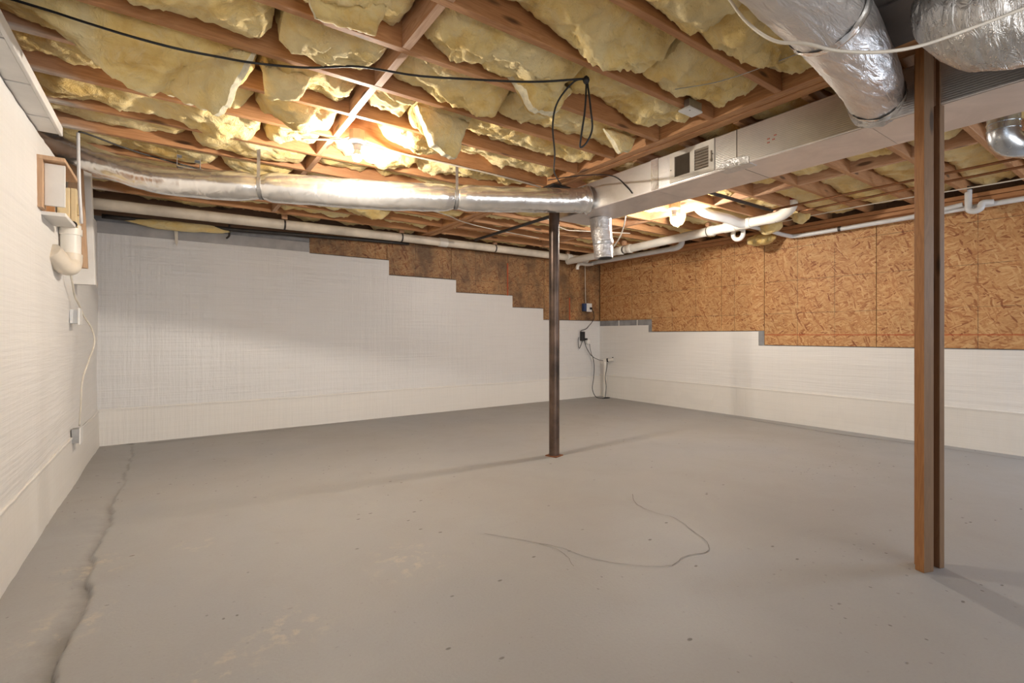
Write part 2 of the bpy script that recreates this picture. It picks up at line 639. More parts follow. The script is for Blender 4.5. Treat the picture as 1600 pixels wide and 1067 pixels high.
M_pvc = simple_mat('white_pvc', (0.80, 0.765, 0.70), 0.35, 0, 0.06, 5)
M_pvc_old = simple_mat('stained_pvc', (0.74, 0.66, 0.55), 0.42, 0, 0.14, 4)
M_pvc_grey = simple_mat('cool_white_pvc', (0.70, 0.71, 0.72), 0.35, 0, 0.06, 5)
M_iron = simple_mat('black_iron', (0.045, 0.04, 0.037), 0.5, 0.3, 0.2, 9)
M_column = simple_mat('dark_steel_column', (0.115, 0.075, 0.055), 0.36, 0.55, 0.35, 5, 0.1)
M_rust = simple_mat('rust', (0.25, 0.09, 0.035), 0.8, 0.1, 0.3, 20, 0.3)
M_strap = simple_mat('galvanised_strap', (0.42, 0.41, 0.40), 0.4, 0.85, 0.15, 12)
M_darkstrap = simple_mat('dark_strap', (0.06, 0.05, 0.045), 0.5, 0.4, 0.2, 12)
M_copper = simple_mat('copper_tube', (0.28, 0.13, 0.06), 0.4, 0.7, 0.2, 6)
M_black = simple_mat('black_cable', (0.012, 0.012, 0.014), 0.45, 0, 0.1, 9)
M_white = simple_mat('white_plastic', (0.80, 0.79, 0.77), 0.4, 0, 0.05, 9)
M_cable = simple_mat('cream_cable', (0.72, 0.66, 0.56), 0.45, 0, 0.08, 9)
M_beige = simple_mat('beige_plastic', (0.74, 0.60, 0.36), 0.5, 0, 0.08, 6)
M_register = simple_mat('cream_enamel', (0.72, 0.68, 0.60), 0.45, 0.1, 0.1, 9)
M_louver = simple_mat('brown_louver', (0.26, 0.215, 0.165), 0.5, 0.2, 0.1, 12)
M_dark = simple_mat('dark_void', (0.02, 0.018, 0.016), 0.8, 0, 0.1, 9)
M_blue = simple_mat('blue_box', (0.03, 0.06, 0.16), 0.5, 0, 0.1, 9)
M_porcelain = simple_mat('porcelain', (0.82, 0.80, 0.77), 0.3, 0, 0.03, 9)
M_whitewood = simple_mat('white_painted_board', (0.76, 0.735, 0.70), 0.6, 0, 0.07, 4, 0.15)
M_rawply = wood_mat('raw_plywood', (0.60, 0.40, 0.25), (0.42, 0.25, 0.14), 'z', False, knots=False)
M_crack = simple_mat('crack', (0.21, 0.19, 0.17), 0.9, 0, 0.2, 30)
M_red = simple_mat('red_primer', (0.30, 0.02, 0.02), 0.5, 0, 0.1, 9)
M_bulb = emit_mat('lit_bulb', BULB_COLOR, BULB_STRENGTH)

# ------------------------------------------------------------------ room shell
XL, XR, YB, YF = -0.60, 6.27, 6.20, -3.5
ZJ = 2.42          # underside of the joists
ZS = 2.655         # underside of the subfloor

# floor: broken edge of the old slab along the left wall
gx = np.unique(np.concatenate([np.arange(XL - 0.1, -0.42, 0.03), np.arange(-0.42, -0.18, 0.008), np.arange(-0.18, 0.3, 0.03),
                               np.arange(0.3, XR + 0.3, 0.12)]).round(4))
gy = np.unique(np.concatenate([np.arange(YF - 0.2, 1.6, 0.15), np.arange(1.6, YB + 0.15, 0.016)]).round(4))
GX, GY = np.meshgrid(gx, gy, indexing='ij')
edge = -0.305 + 0.09 * (fbm(np.stack([GY * 2.2, GY * 0, GY * 0], -1), 4, 0.6) - 0.5) + 0.035 * (fbm(np.stack([GY * 13, GY * 0, GY * 0 + 3], -1), 3, 0.6) - 0.5)
sx_ = GX - edge
dep = np.where(sx_ < 0, np.exp(sx_ / 0.085), np.exp(-sx_ / 0.006))
amt = 0.010 + 0.018 * np.clip((4.6 - GY) / 2.4, 0, 1)
amt = amt * (0.4 + 1.2 * fbm(np.stack([GY * 5, GX * 8, GX * 0], -1), 3))
GZ = -dep * amt + 0.004 * (fbm(np.stack([GX * 1.5, GY * 1.5, GX * 0], -1), 3) - 0.5)
floor = MB()
floor.grid(np.stack([GX, GY, GZ], -1))
floor_o = build(floor, 'floor', M_floor, origin=(0, 0, 0), smooth=True, kind='structure')


def crack(pts, w):
    p = spline([(x, y, 0) for x, y in pts], 6)
    n_ = len(p)
    jit = 0.018 * (fbm(np.stack([np.arange(n_) * 0.55, np.full(n_, pts[0][0] * 7), np.zeros(n_)], -1), 3, 0.7) - 0.5)
    t = np.gradient(p, axis=0)
    t /= np.linalg.norm(t, axis=1)[:, None] + 1e-9
    nn = np.stack([-t[:, 1], t[:, 0], t[:, 2] * 0], -1)
    p = p + nn * jit[:, None]
    ww = w * (0.3 + 1.0 * fbm(np.stack([np.arange(n_) * 0.5, np.full(n_, pts[0][1] * 9), np.zeros(n_)], -1), 2))
    z = np.array([0, 0, 0.0032])
    P = np.stack([p - nn * ww[:, None] / 2 + z, p + nn * ww[:, None] / 2 + z], 1)
    mb = MB()
    mb.grid(P)
    build(mb, 'crack', M_crack, floor_o)


crack([(2.57, 2.24), (2.44, 2.08), (2.42, 1.93), (2.44, 1.78), (2.34, 1.57), (2.29, 1.48), (2.19, 1.43), (2.07, 1.46), (1.93, 1.44)], 0.004)
crack([(1.40, 2.26), (1.57, 1.99), (1.63, 1.88), (1.66, 1.75), (1.70, 1.66), (1.83, 1.50), (1.93, 1.44)], 0.003)
crack([(1.57, 1.99), (1.60, 1.85), (1.55, 1.70)], 0.003)
crack([(6.06, 0.9), (6.05, 1.7), (5.98, 2.3), (6.04, 3.0), (6.06, 3.7)], 0.012)
crack([(6.08, 3.9), (6.12, 4.4), (6.10, 5.0)], 0.008)
crack([(-0.2, 6.06), (0.3, 6.07), (0.8, 6.05), (1.4, 6.08), (1.9, 6.07)], 0.012)
crack([(2.5, 6.09), (3.4, 6.06), (4.3, 6.09)], 0.009)


def wrinkle(c, z, seed, amp=0.006):
    P = np.stack([c * 1.2, z * 9.0, np.full_like(c, seed)], -1)
    Q = np.stack([c * 9.0, z * 0.9, np.full_like(c, seed + 5)], -1)
    R_ = np.stack([c * 1.3, z * 1.3, np.full_like(c, seed + 9)], -1)
    return amp * (fbm(P, 3) - 0.5) * 1.2 + amp * (ridged(Q, 2) - 0.5) * 0.8 + amp * 2.5 * (fbm(R_, 2) - 0.5)


def sheet(axis, at, sign, rects, seed, amp, step):
    """plastic sheet in front of a wall; rects are (c0, c1, z0, z1)"""
    mb = MB()
    for (c0, c1, z0, z1) in rects:
        n1, n2 = max(2, int((c1 - c0) / step) + 1), max(2, int((z1 - z0) / (step * 0.6)) + 1)
        cc, zz = np.meshgrid(np.linspace(c0, c1, n1), np.linspace(z0, z1, n2), indexing='ij')
        d = 0.006 + wrinkle(cc, zz, seed, amp)
        d = np.maximum(d, 0.001) * sign
        P = np.stack([cc, at + d, zz], -1) if axis == 'x' else np.stack([at + d, cc, zz], -1)
        mb.grid(P)
    return mb


# back wall: stepped block wall, plastic sheet, strand boards above
bsteps = [(XL - 0.2, 1.362, 2.255), (1.362, 2.356, 2.08), (2.356, 3.36, 1.885), (3.36, 4.358, 1.705), (4.358, 4.973, 1.522), (4.973, 6.6, 1.338)]


def step_poly(steps, top=None):
    lo = []
    for (a, b, z) in steps:
        lo += [(a, z), (b, z)]
    return [(steps[-1][1], -0.1), (steps[0][0], -0.1)] + lo


mb = MB()
mb.prism(step_poly(bsteps), 'y', YB + 0.004, YB + 0.22)
wall_back = build(mb, 'wall_back', M_block, origin=(0, YB, 0), kind='structure')
build(sheet('x', YB, -1, [(a if a > XL else XL, min(b, XR), 0.33, z - 0.008 if a > 0 else 2.13) for a, b, z in bsteps], 3, 0.005, 0.05),
      'plastic_sheet', M_sheet_back, wall_back, smooth=True, label='glossy white plastic sheet with faint ribs')
mb = MB()
mb.box(XL, 1.36, YB - 0.012, YB + 0.002, 2.085, 2.20)
build(mb, 'grey_band', M_greyband, wall_back, label='grey film strip along the top of the sheet')


def osb_panel(axis, at, c0, c1, steps, ztop, mat, parent, local):
    g = 0.0025
    pts = []
    for (a, b, z) in steps:
        lo_, hi_ = max(a, c0 + g), min(b, c1 - g)
        if hi_ - lo_ > 0.002:
            pts += [(lo_, z + 0.004), (hi_, z + 0.004)]
    poly = pts + [(c1 - g, ztop), (c0 + g, ztop)]
    mb_ = MB()
    if axis == 'x':
        mb_.prism(poly, 'y', at, at + 0.012)
    else:
        mb_.prism(poly, 'x', at, at + 0.012)
    return build(mb_, 'strand_board_panel', mat, parent, origin=local, bevel=0.0015)


for k, (c0, c1) in enumerate(((1.362, 2.335), (2.335, 3.29), (3.29, 4.275), (4.275, 5.0), (5.0, 5.55), (5.55, 6.268))):
    osb_panel('x', YB + 0.006 + 0.0015 * (k % 2), c0, c1, bsteps, 2.335, M_osb_b, wall_back, (c0, YB, 1.08))
for xr, z0, z1 in ((4.272, 1.53, 2.2), (5.555, 1.345, 1.72)):
    mb = MB()
    mb.box(xr - 0.012, xr + 0.012, YB + 0.0035, YB + 0.0055, z0, z1)
    build(mb, 'red_edge_stripe', simple_mat('red_edge_paint', (0.45, 0.09, 0.03), 0.7), wall_back)
mb = MB()
mb.box(XL - 0.2, XR + 0.3, YB + 0.024, YB + 0.2, 1.2, 2.7)
build(mb, 'rim_joist', M_subfloor, wall_back, label='dark rim board above the block wall')

# right wall
rsteps = [(YF, 3.262, 0.955), (3.262, 5.058, 1.14), (5.058, 6.5, 1.335)]
mb = MB()
mb.prism(step_poly(rsteps), 'x', XR + 0.004, XR + 0.22)
wall_right = build(mb, 'wall_right', M_block, origin=(XR, 0, 0), kind='structure')
build(sheet('y', XR, -1, [(YF, 3.262, 0.35, 0.948), (3.262, 3.33, 0.35, 0.948), (3.33, 5.058, 0.35, 1.132), (5.058, 5.11, 0.35, 1.132), (5.11, YB, 0.35, 1.245)], 21, 0.006, 0.05),
      'plastic_sheet', M_sheet_side, wall_right, smooth=True, label='matt white plastic sheet with fine ribs')
for k, (c0, c1) in enumerate(((5.06, 6.2), (3.86, 5.06), (3.262, 3.86), (2.043, 3.262), (0.824, 2.043), (-0.395, 0.824), (-1.61, -0.395), (-3.5, -1.61))):
    osb_panel('y', XR + 0.006 + 0.0015 * (k % 2), c0, c1, rsteps, 2.335, M_osb_r2 if k >= 3 else M_osb_r, wall_right, (XR, c0, 0.95))
for k, y in enumerate((5.35, 5.75)):
    mb = MB()
    mb.box(XR - 0.002, XR + 0.004, y - 0.006, y + 0.006, 1.245, 1.335)
    build(mb, 'mortar_joint', M_flap, wall_right)
mb = MB()
mb.box(XR + 0.024, XR + 0.2, YF, YB + 0.02, 0.8, 2.7)
build(mb, 'rim_joist', M_subfloor, wall_right, label='dark rim board above the panels')

# double top plates over the panels
for nm, bx in (('trim_1', (XR - 0.09, XR + 0.03, YF, YB, 2.336, 2.375)), ('trim_2', (XR - 0.10, XR + 0.03, YF, YB, 2.379, 2.418)),
               ('trim_3', (1.37, XR - 0.1, YB - 0.05, YB + 0.03, 2.345, 2.416))):
    mb = MB()
    mb.box(*bx)
    build(mb, nm, M_plate, kind='structure', bevel=0.003)

# left wall with sheet and ledge of white boards
mb = MB()
mb.box(XL - 0.25, XL - 0.004, YF, YB + 0.2, -0.1, 2.187)
wall_left = build(mb, 'wall_left', M_block, origin=(XL, 0, 0), kind='structure')
build(sheet('y', XL, 1, [(YF, YB, 0.33, 2.183)], 41, 0.009, 0.05), 'plastic_sheet', M_sheet_side, wall_left, smooth=True,
      label='wrinkled white plastic sheet')
mb = MB()
mb.box(XL - 0.25, XL - 0.12, YF, YB + 0.2, 2.187, 2.7)
build(mb, 'rim_joist', M_subfloor, wall_left, label='dark rim board above the ledge')
ledge = thing('wall_ledge', 'white painted ledge of short boards along top of the left wall', 'ledge', (XL, 2.0, 2.19))
ends = [-3.4, -1.2, 1.0, 2.15, 2.56, 2.97, 3.37, 3.62]
for a, b in zip(ends[:-1], ends[1:]):
    mb = MB()
    mb.box(XL - 0.1, XL + 0.092, a + 0.007, b - 0.007, 2.190, 2.226)
    build(mb, 'board', M_whitewood, ledge, bevel=0.003)
mb = MB()
mb.box(XL - 0.1, XL + 0.09, -3.4, 3.60, 2.2262, 2.236)
build(mb, 'backing_board', M_rawply, ledge)
mb = MB()
mb.box(XL + 0.093, XL + 0.108, -3.4, 3.625, 2.186, 2.236)
build(mb, 'edge_strip', M_whitewood, ledge, bevel=0.003)

# bottom flaps along the walls
def flap(name, axis, at, sign, c0, c1, h, seed):
    n1 = int((c1 - c0) / 0.05) + 1
    zs = np.concatenate([np.linspace(0, h - 0.03, 9), [h - 0.018, h - 0.008, h, h + 0.006, h + 0.002]])
    cc, zz = np.meshgrid(np.linspace(c0, c1, n1), zs, indexing='ij')
    k = np.arange(len(zs))
    prof = np.interp(np.arange(len(zs)), [0, 7, 9, 10, 11, 12, 13], [0.022, 0.016, 0.016, 0.020, 0.022, 0.018, 0.004])
    up = 0.014 * (fbm(np.stack([cc * 0.9, cc * 0, cc * 0 + seed], -1), 3) - 0.5)
    d = prof[None, :] + wrinkle(cc, zz * 0.3, seed, 0.006)
    d = np.maximum(d, 0.004)
    P = np.stack([cc, at + sign * d, zz + up * (zz / h)], -1) if axis == 'x' else np.stack([at + sign * d, cc, zz + up * (zz / h)], -1)
    mb_ = MB()
    mb_.grid(P)
    build(mb_, name, M_flap, smooth=True, kind='structure', origin=(0, 0, 0))


flap('baseboard_back', 'x', YB, -1, XL, XR, 0.352, 60)
flap('baseboard_right', 'y', XR, -1, YF, YB, 0.385, 70)
flap('baseboard_left', 'y', XL, 1, YF, YB, 0.345, 80)

# front wall behind the camera, subfloor overhead
mb = MB()
mb.box(XL - 0.3, XR + 0.3, YF - 0.15, YF, -0.1, 2.7)
build(mb, 'wall_front', M_flap, kind='structure')
mb = MB()
mb.box(XL - 0.3, XR + 0.3, YF - 0.15, YB + 0.25, ZS, ZS + 0.03)
ceiling = build(mb, 'ceiling', M_subfloor, kind='structure')

# ------------------------------------------------------------------ beam, post, column
BX0, BX1 = 2.73, 2.90
beam = thing('support_beam', 'built-up orange pine beam carried by the post and the steel column', 'beam', (2.815, 3.0, ZJ))
for k in range(4):
    w = (BX1 - BX0) / 4
    mb = MB()
    mb.box(BX0 + k * w + 0.0025, BX0 + (k + 1) * w - 0.0025, YF, YB + 0.02, ZJ + (0.0, 0.006, 0.001, 0.005)[k], ZJ + 0.235)
    build(mb, 'plank', M_beam, beam, origin=(BX0 + k * w, 1.7 * k, ZJ), bevel=0.003)

th = math.radians(-19)
ex, ey = np.array([math.cos(th), math.sin(th), 0]), np.array([-math.sin(th), math.cos(th), 0])
B0 = np.array([2.813, 0.732, 0])
post = thing('wooden_post', 'orange wooden post of nailed studs standing on floor at right', 'post', tuple(B0 + ex * 0.07 + ey * 0.04))
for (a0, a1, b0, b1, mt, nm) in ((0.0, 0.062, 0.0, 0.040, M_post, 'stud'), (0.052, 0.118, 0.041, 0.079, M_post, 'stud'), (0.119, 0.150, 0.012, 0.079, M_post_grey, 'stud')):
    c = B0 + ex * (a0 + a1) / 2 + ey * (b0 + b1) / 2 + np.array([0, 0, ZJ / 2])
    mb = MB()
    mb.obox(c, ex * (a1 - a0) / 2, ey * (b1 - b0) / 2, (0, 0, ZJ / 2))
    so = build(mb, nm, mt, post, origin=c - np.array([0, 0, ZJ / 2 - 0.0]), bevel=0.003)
    if a0 == 0.0:                                             # the wide face takes a darker grey-brown tone
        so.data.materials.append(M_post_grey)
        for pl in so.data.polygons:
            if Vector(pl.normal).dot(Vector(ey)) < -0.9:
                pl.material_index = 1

colm = thing('steel_column', 'dark brown steel pipe column standing in middle of the floor', 'column', (2.823, 3.36, 0))
mb = MB()
mb.lathe((2.823, 3.36, 0), [(0.047, 0.006), (0.047, 2.405)], 32)
build(mb, 'pipe', M_column, colm, smooth=True, auto=0.6)
mb = MB()
mb.obox((2.823, 3.36, 0.004), (0.056, 0.016, 0), (-0.016, 0.056, 0), (0, 0, 0.004))
build(mb, 'base_plate', M_rust, colm, bevel=0.001, label='rusty base plate')
mb = MB()
mb.box(2.74, 2.94, 3.27, 3.45, 2.405, 2.418)
build(mb, 'cap_plate', M_iron, colm, bevel=0.001)

# ------------------------------------------------------------------ joists and blocking
ordn = ['first', 'second', 'third', 'fourth', 'fifth', 'sixth', 'seventh', 'eighth', 'ninth', 'tenth', 'eleventh', 'twelfth',
        'thirteenth', 'fourteenth', 'fifteenth', 'sixteenth', 'seventeenth', 'eighteenth', 'nineteenth', 'twentieth']


def joist_mesh(L, x_first):
    """a 2x10 with slightly eased arrises and a little crook; x runs from 0"""
    n1 = int(L / 0.3) + 1
    xs = np.linspace(0, L, n1)
    cy = 0.004 * (fbm(np.stack([xs * 0.8, xs * 0 + x_first, xs * 0], -1), 2) - 0.5)
    e = 0.0025
    sec = [(-0.019 + e, 0), (0.019 - e, 0), (0.019, e), (0.019, 0.233), (-0.019, 0.233), (-0.019, e)]
    V = [(x, c + y, z) for x, c in zip(xs, cy) for (y, z) in sec]
    F = []
    for i in range(n1 - 1):
        for j in range(6):
            a, b = i * 6 + j, i * 6 + (j + 1) % 6
            F.append((a, b, b + 6, a + 6))
    F += [tuple(range(5, -1, -1)), tuple((n1 - 1) * 6 + j for j in range(6))]
    return MB().add(V, F)


LJ = [1.342 + 0.406 * k for k in range(-9, 12)]       # bays left of the beam
RJ = [1.282 + 0.406 * k for k in range(-9, 12)]       # bays right of the beam
LJ_seen = [y for y in LJ if y > 0.4]
RJ_seen = [y for y in RJ if y > 0.2]
lm = [joist_mesh(BX0 - 0.004 - (XL - 0.1), s * 3.1).mesh('floor_joist') for s in range(3)]
rm = [joist_mesh(XR - BX1 + 0.02, s * 5.1 + 2).mesh('floor_joist') for s in range(3)]
for side, ys, ms, x0, mt in (('left', LJ, lm, XL - 0.1, M_joist), ('right', RJ, rm, BX1 + 0.004, M_joist_r)):
    for me in ms:
        me.materials.append(mt)
    n_ = len(ys)
    for k, y in enumerate(ys):
        o = bpy.data.objects.new('floor_joist', ms[k % 3])
        COL.objects.link(o)
        o.location = (x0, y, ZJ)
        nth = n_ - k - 1
        if side == 'left':
            lab = '%s floor joist from the back wall, between left wall and beam' % ordn[nth] if nth < 20 else 'floor joist farthest from the back wall, left of beam'
        else:
            lab = '%s floor joist from the back wall, between beam and strand-board wall' % ordn[nth] if nth < 20 else 'floor joist farthest from the back wall, right of beam'
        tag(o, lab, 'joist', 'floor joists %s of the beam' % side)

# blocking row left at x = 0.90, right at x = 4.58
bm_l = MB().box(-0.019, 0.019, 0.0, 0.366, 0, 0.185).mesh('joist_blocking')
bm_l.materials.append(M_blk)
for side, ys, bx in (('left', LJ, 0.90), ('right', RJ, 4.58)):
    for k in range(5 if side == 'left' else 6, len(ys) - 1):
        o = bpy.data.objects.new('joist_blocking', bm_l)
        COL.objects.link(o)
        jog = (0.006 if k % 2 else -0.006)
        o.location = (bx + jog, ys[k] + 0.020, ZJ + 0.001)
        nth = len(ys) - 2 - k
        tag(o, 'wooden blocking piece in the %s bay from the back wall, %s' % (ordn[nth], 'left of beam' if side == 'left' else 'right of beam'),
            'blocking', 'blocking row %s of the beam' % side)

# ------------------------------------------------------------------ insulation
def batt_mb(x0, x1, y0, y1, seed, zc=2.50, droops=(), res=0.022, rough=1.0, end_l=True, end_r=True):
    nx = max(8, int((x1 - x0) / res))
    ny = max(8, int((y1 - y0) / (res * 0.85)))
    S, T = np.meshgrid(np.linspace(0, 1, nx), np.linspace(0, 1, ny), indexing='ij')
    X = x0 + (x1 - x0) * S
    Y = y0 + (y1 - y0) * T
    sd = np.full_like(X, seed * 3.7)
    pill = 1 - np.abs(2 * T - 1) ** 3.5
    low = fbm(np.stack([X * 1.6, Y * 2.5, sd], -1), 3) - 0.5
    wx = X + 0.10 * (fbm(np.stack([X * 5, Y * 5, sd + 2], -1), 2) - 0.5)
    wy = Y + 0.10 * (fbm(np.stack([X * 5, Y * 5, sd + 4], -1), 2) - 0.5)
    fold = ridged(np.stack([wx * 3.4 + wy * 3.2, wy * 5.0 - wx * 1.5, sd + 1], -1), 3, 0.5) - 0.55
    lump = fbm(np.stack([wx * 8, wy * 8, sd + 6], -1), 3) - 0.5
    fuzz = fbm(np.stack([X * 34, Y * 34, sd + 8], -1), 2) - 0.5
    crease = ridged(np.stack([wx * 9 + wy * 4, wy * 13 - wx * 3, sd + 21], -1), 3, 0.55) - 0.55
    z = zc + 0.06 * (1 - pill) - 0.075 * low - 0.06 * fold * rough - 0.055 * lump * rough - 0.038 * crease * rough - 0.016 * fuzz
    for (dx, dy, rx, ry, a) in droops:
        g = np.exp(-((X - dx) / rx) ** 2 - ((Y - dy) / ry) ** 2)
        z = z - a * g * (1 + 0.8 * fold + 0.5 * lump)
    el = (x1 - x0) * S
    er = (x1 - x0) * (1 - S)
    for flag, e in ((end_l, el), (end_r, er)):
        if flag:
            z = z + 0.08 * np.exp(-(e / 0.03) ** 1.5)
    X = X + 0.035 * (fbm(np.stack([X * 7, Y * 7, sd + 11], -1), 2) - 0.5) * np.clip(np.minimum(el, er) / 0.03, 0.4, 1)
    Y = Y + 0.03 * (fbm(np.stack([X * 7, Y * 7, sd + 14], -1), 2) - 0.5) * pill
    z = np.minimum(z, ZS - 0.02)
    P = np.stack([X, Y, z], -1)
    mb_ = MB()
    # skirt up to the subfloor on all four sides
    top = P.copy()
    ring = np.concatenate([P[0, :-1], P[:-1, -1], P[-1, :0:-1], P[:0:-1, 0]])
    ringt = ring.copy()
    ringt[:, 2] = ZS - 0.004
    mb_.grid(P)
    k = len(ring)
    mb_.add(np.concatenate([ring, ringt]), [(i, (i + 1) % k, (i + 1) % k + k, i + k) for i in range(k)])
    return mb_


# hanging and bulging places read from the photograph: bay index (joist below it) -> (x, y offset in bay, rx, ry, amount)
DROOP = {
    -1: [(1.6, 0.22, 0.5, 0.2, 0.05), (2.2, 0.2, 0.4, 0.2, 0.06)],
    0: [(1.62, 0.2, 0.22, 0.17, 0.10), (2.05, 0.18, 0.35, 0.17, 0.06), (2.5, 0.2, 0.2, 0.2, 0.05)],
    1: [(1.62, 0.26, 0.14, 0.13, 0.09), (0.45, 0.2, 0.25, 0.2, 0.06), (1.2, 0.15, 0.3, 0.2, 0.04), (2.45, 0.2, 0.16, 0.2, 0.06)],
    2: [(1.45, 0.25, 0.25, 0.15, 0.07), (0.1, 0.2, 0.4, 0.2, 0.05)],
    3: [(-0.08, 0.27, 0.32, 0.18, 0.17), (0.5, 0.22, 0.12, 0.15, 0.07), (1.3, 0.2, 0.2, 0.2, 0.06)],
    4: [(0.2, 0.2, 0.3, 0.2, 0.04), (1.45, 0.2, 0.3, 0.15, 0.05), (0.62, 0.2, 0.1, 0.15, 0.06)],
    5: [(0.3, 0.2, 0.3, 0.2, 0.04), (1.3, 0.2, 0.3, 0.2, 0.04)],
    7: [(0.6, 0.2, 0.2, 0.2, 0.08)], 8: [(0.9, 0.2, 0.2, 0.2, 0.08)], 9: [(0.1, 0.2, 0.3, 0.2, 0.08), (1.8, 0.2, 0.2, 0.2, 0.06)],
}
CUTS = {-1: 1.9, 0: 1.98, 1: 1.78, 2: 1.62, 3: 1.2, 4: 1.75, 5: 1.6, 6: 1.4, 7: 1.9, 8: 1.5, 9: 2.0, 10: 1.7, 11: 1.5}
CUTL = {0: 0.2, 1: 0.36, 2: 0.38, 3: 0.36, 4: 0.40, 5: 0.5, 6: 0.1, 7: 0.3}
nbay = len(LJ)
seed = 0
for k in range(-2, 12):
    y0 = 1.342 + 0.406 * k + 0.022
    y1 = y0 + 0.362
    if k == 11:
        y1 = 6.18
    nth = 11 - k
    segs = []
    cl = CUTL.get(k)
    if k >= 0:
        if cl is not None:
            segs += [(XL - 0.05, cl - 0.01, 'between left wall and the first gap'), (cl + 0.02, 0.87, 'just left of the blocking row')]
        else:
            segs += [(XL - 0.05, 0.87, 'left of the blocking row')]
    cr = CUTS[k] if k in CUTS else 1.8
    segs += [(1.17 if k == 4 else 0.93, cr - 0.01, 'just right of the blocking row'), (cr + 0.01, BX0 - 0.03, 'against the beam')]
    if k == -2:
        segs = segs[:-1]                                      # the sheet metal closes the rest of this bay
    for (a, b, where) in segs:
        seed += 1
        dr = [(dx, y0 + dy, rx, ry, am) for (dx, dy, rx, ry, am) in DROOP.get(k, [])]
        near = k <= 5
        mb = batt_mb(a, b, y0, y1, seed, (2.458 if b < 0.9 and k < 8 else 2.472) + 0.014 * math.sin(seed * 2.3), dr, 0.015 if near else 0.028, 1.0)
        o = build(mb, 'insulation_batt', M_fiber, origin=((a + b) / 2, (y0 + y1) / 2, 2.5), smooth=True)
        tag(o, 'yellow fibreglass batt %s, %s joist bay from back wall' % (where, ordn[nth]), 'insulation', 'insulation batts left of the beam')
for k in range(-3, 12):
    y0 = 1.282 + 0.406 * k + 0.022
    y1 = y0 + 0.362
    if k == 11:
        y1 = 6.17
    nth = 11 - k
    for (a, b, where) in ((BX1 + 0.03, 4.08 if k == 4 else 4.55, 'beside the beam'), (4.615, XR - 0.03, 'beside strand-board wall')):
        seed += 1
        mb = batt_mb(a, b, y0, y1, seed, 2.485 + 0.014 * math.sin(seed * 2.3), [], 0.034, 0.8)
        o = build(mb, 'insulation_batt', M_fiber, origin=((a + b) / 2, (y0 + y1) / 2, 2.5), smooth=True)
        tag(o, 'yellow fibreglass batt %s, %s bay from back wall right of beam' % (where, ordn[nth]), 'insulation', 'insulation batts right of the beam')


def slab(corners, thick, seed, label, bulge=0.03, rough=0.012, n1=26, n2=26):
    """hanging piece of batt: bilinear sheet between four corners, given real thickness and torn edges"""
    A, B, C_, D = (np.array(c, float) for c in corners)      # top-left, top-right, bottom-right, bottom-left
    s, t = np.meshgrid(np.linspace(0, 1, n1), np.linspace(0, 1, n2), indexing='ij')
    s3, t3 = s[..., None], t[..., None]
    P = (1 - t3) * ((1 - s3) * A + s3 * B) + t3 * ((1 - s3) * D + s3 * C_)
    nrm = np.cross(B - A, D - A)
    nrm /= np.linalg.norm(nrm)
    if nrm[1] > 0:
        nrm = -nrm                                            # towards the room
    em = np.minimum(np.minimum(s, 1 - s), np.minimum(t, 1 - t))
    pil = np.clip(em / 0.12, 0, 1) ** 0.5
    q = np.stack([P[..., 0] * 6, P[..., 1] * 6, P[..., 2] * 6 + seed], -1)
    f = P + nrm * (thick / 2 * (0.35 + 0.65 * pil) + bulge * np.sin(math.pi * s) * np.sin(math.pi * t) + rough * 4 * (ridged(q, 3) - 0.5)
                   + rough * 1.5 * (fbm(q * 6, 2) - 0.5))[..., None]
    b = P - nrm * (thick / 2 * (0.35 + 0.65 * pil) + rough * (fbm(q * 2, 2) - 0.5))[..., None]
    jag = (fbm(q * 3 + 3, 3) - 0.5) * (em < 0.05)
    f[..., 2] += 0.05 * jag
    b[..., 2] += 0.05 * jag
    mb_ = MB()
    mb_.grid(f)
    mb_.grid(b, True)
    rf = np.concatenate([f[0, :-1], f[:-1, -1], f[-1, :0:-1], f[:0:-1, 0]])
    rb = np.concatenate([b[0, :-1], b[:-1, -1], b[-1, :0:-1], b[:0:-1, 0]])
    k_ = len(rf)
    mb_.add(np.concatenate([rf, rb]), [(i, (i + 1) % k_, (i + 1) % k_ + k_, i + k_) for i in range(k_)])
    o = build(mb_, 'insulation_piece', M_fiber_cut, smooth=True)
    o.data.materials.append(M_fiber_edge)                     # pale torn edge all round
    nf = 2 * (n1 - 1) * (n2 - 1)
    for pl in o.data.polygons[nf:]:
        pl.material_index = 1
    return tag(o, label, 'insulation', 'hanging pieces of insulation')


slab([(-0.02, 2.92, 2.47), (0.335, 2.60, 2.47), (0.20, 2.74, 2.16), (-0.01, 2.97, 2.29)], 0.10, 5,
     'large yellow insulation flap folded down between joists near left wall', 0.03, 0.006, 34, 34)
slab([(1.20, 2.72, 2.46), (1.56, 2.73, 2.46), (1.47, 2.72, 2.20), (1.30, 2.72, 2.25)], 0.10, 9,
     'ragged yellow insulation tuft hanging right of the near bulb', 0.03, 0.012)
slab([(1.45, 2.12, 2.48), (1.88, 2.09, 2.48), (1.76, 2.08, 2.33), (1.60, 2.09, 2.31)], 0.10, 14,
     'ragged insulation tuft hanging left of the black cable knot', 0.03, 0.014)
slab([(0.37, 2.72, 2.47), (0.62, 2.70, 2.47), (0.56, 2.80, 2.36), (0.40, 2.82, 2.33)], 0.08, 17,
     'torn insulation end beside the large folded flap', 0.02, 0.014)
slab([(0.40, 1.98, 2.47), (0.74, 1.96, 2.47), (0.70, 2.02, 2.36), (0.47, 2.04, 2.35)], 0.09, 23,
     'torn insulation end at top edge, left of the blocking row', 0.02, 0.012)
slab([(2.36, 2.30, 2.47), (2.66, 2.29, 2.46), (2.60, 2.30, 2.36), (2.52, 2.31, 2.335)], 0.06, 31,
     'insulation corner hanging against the beam', 0.02, 0.008, 18, 18)

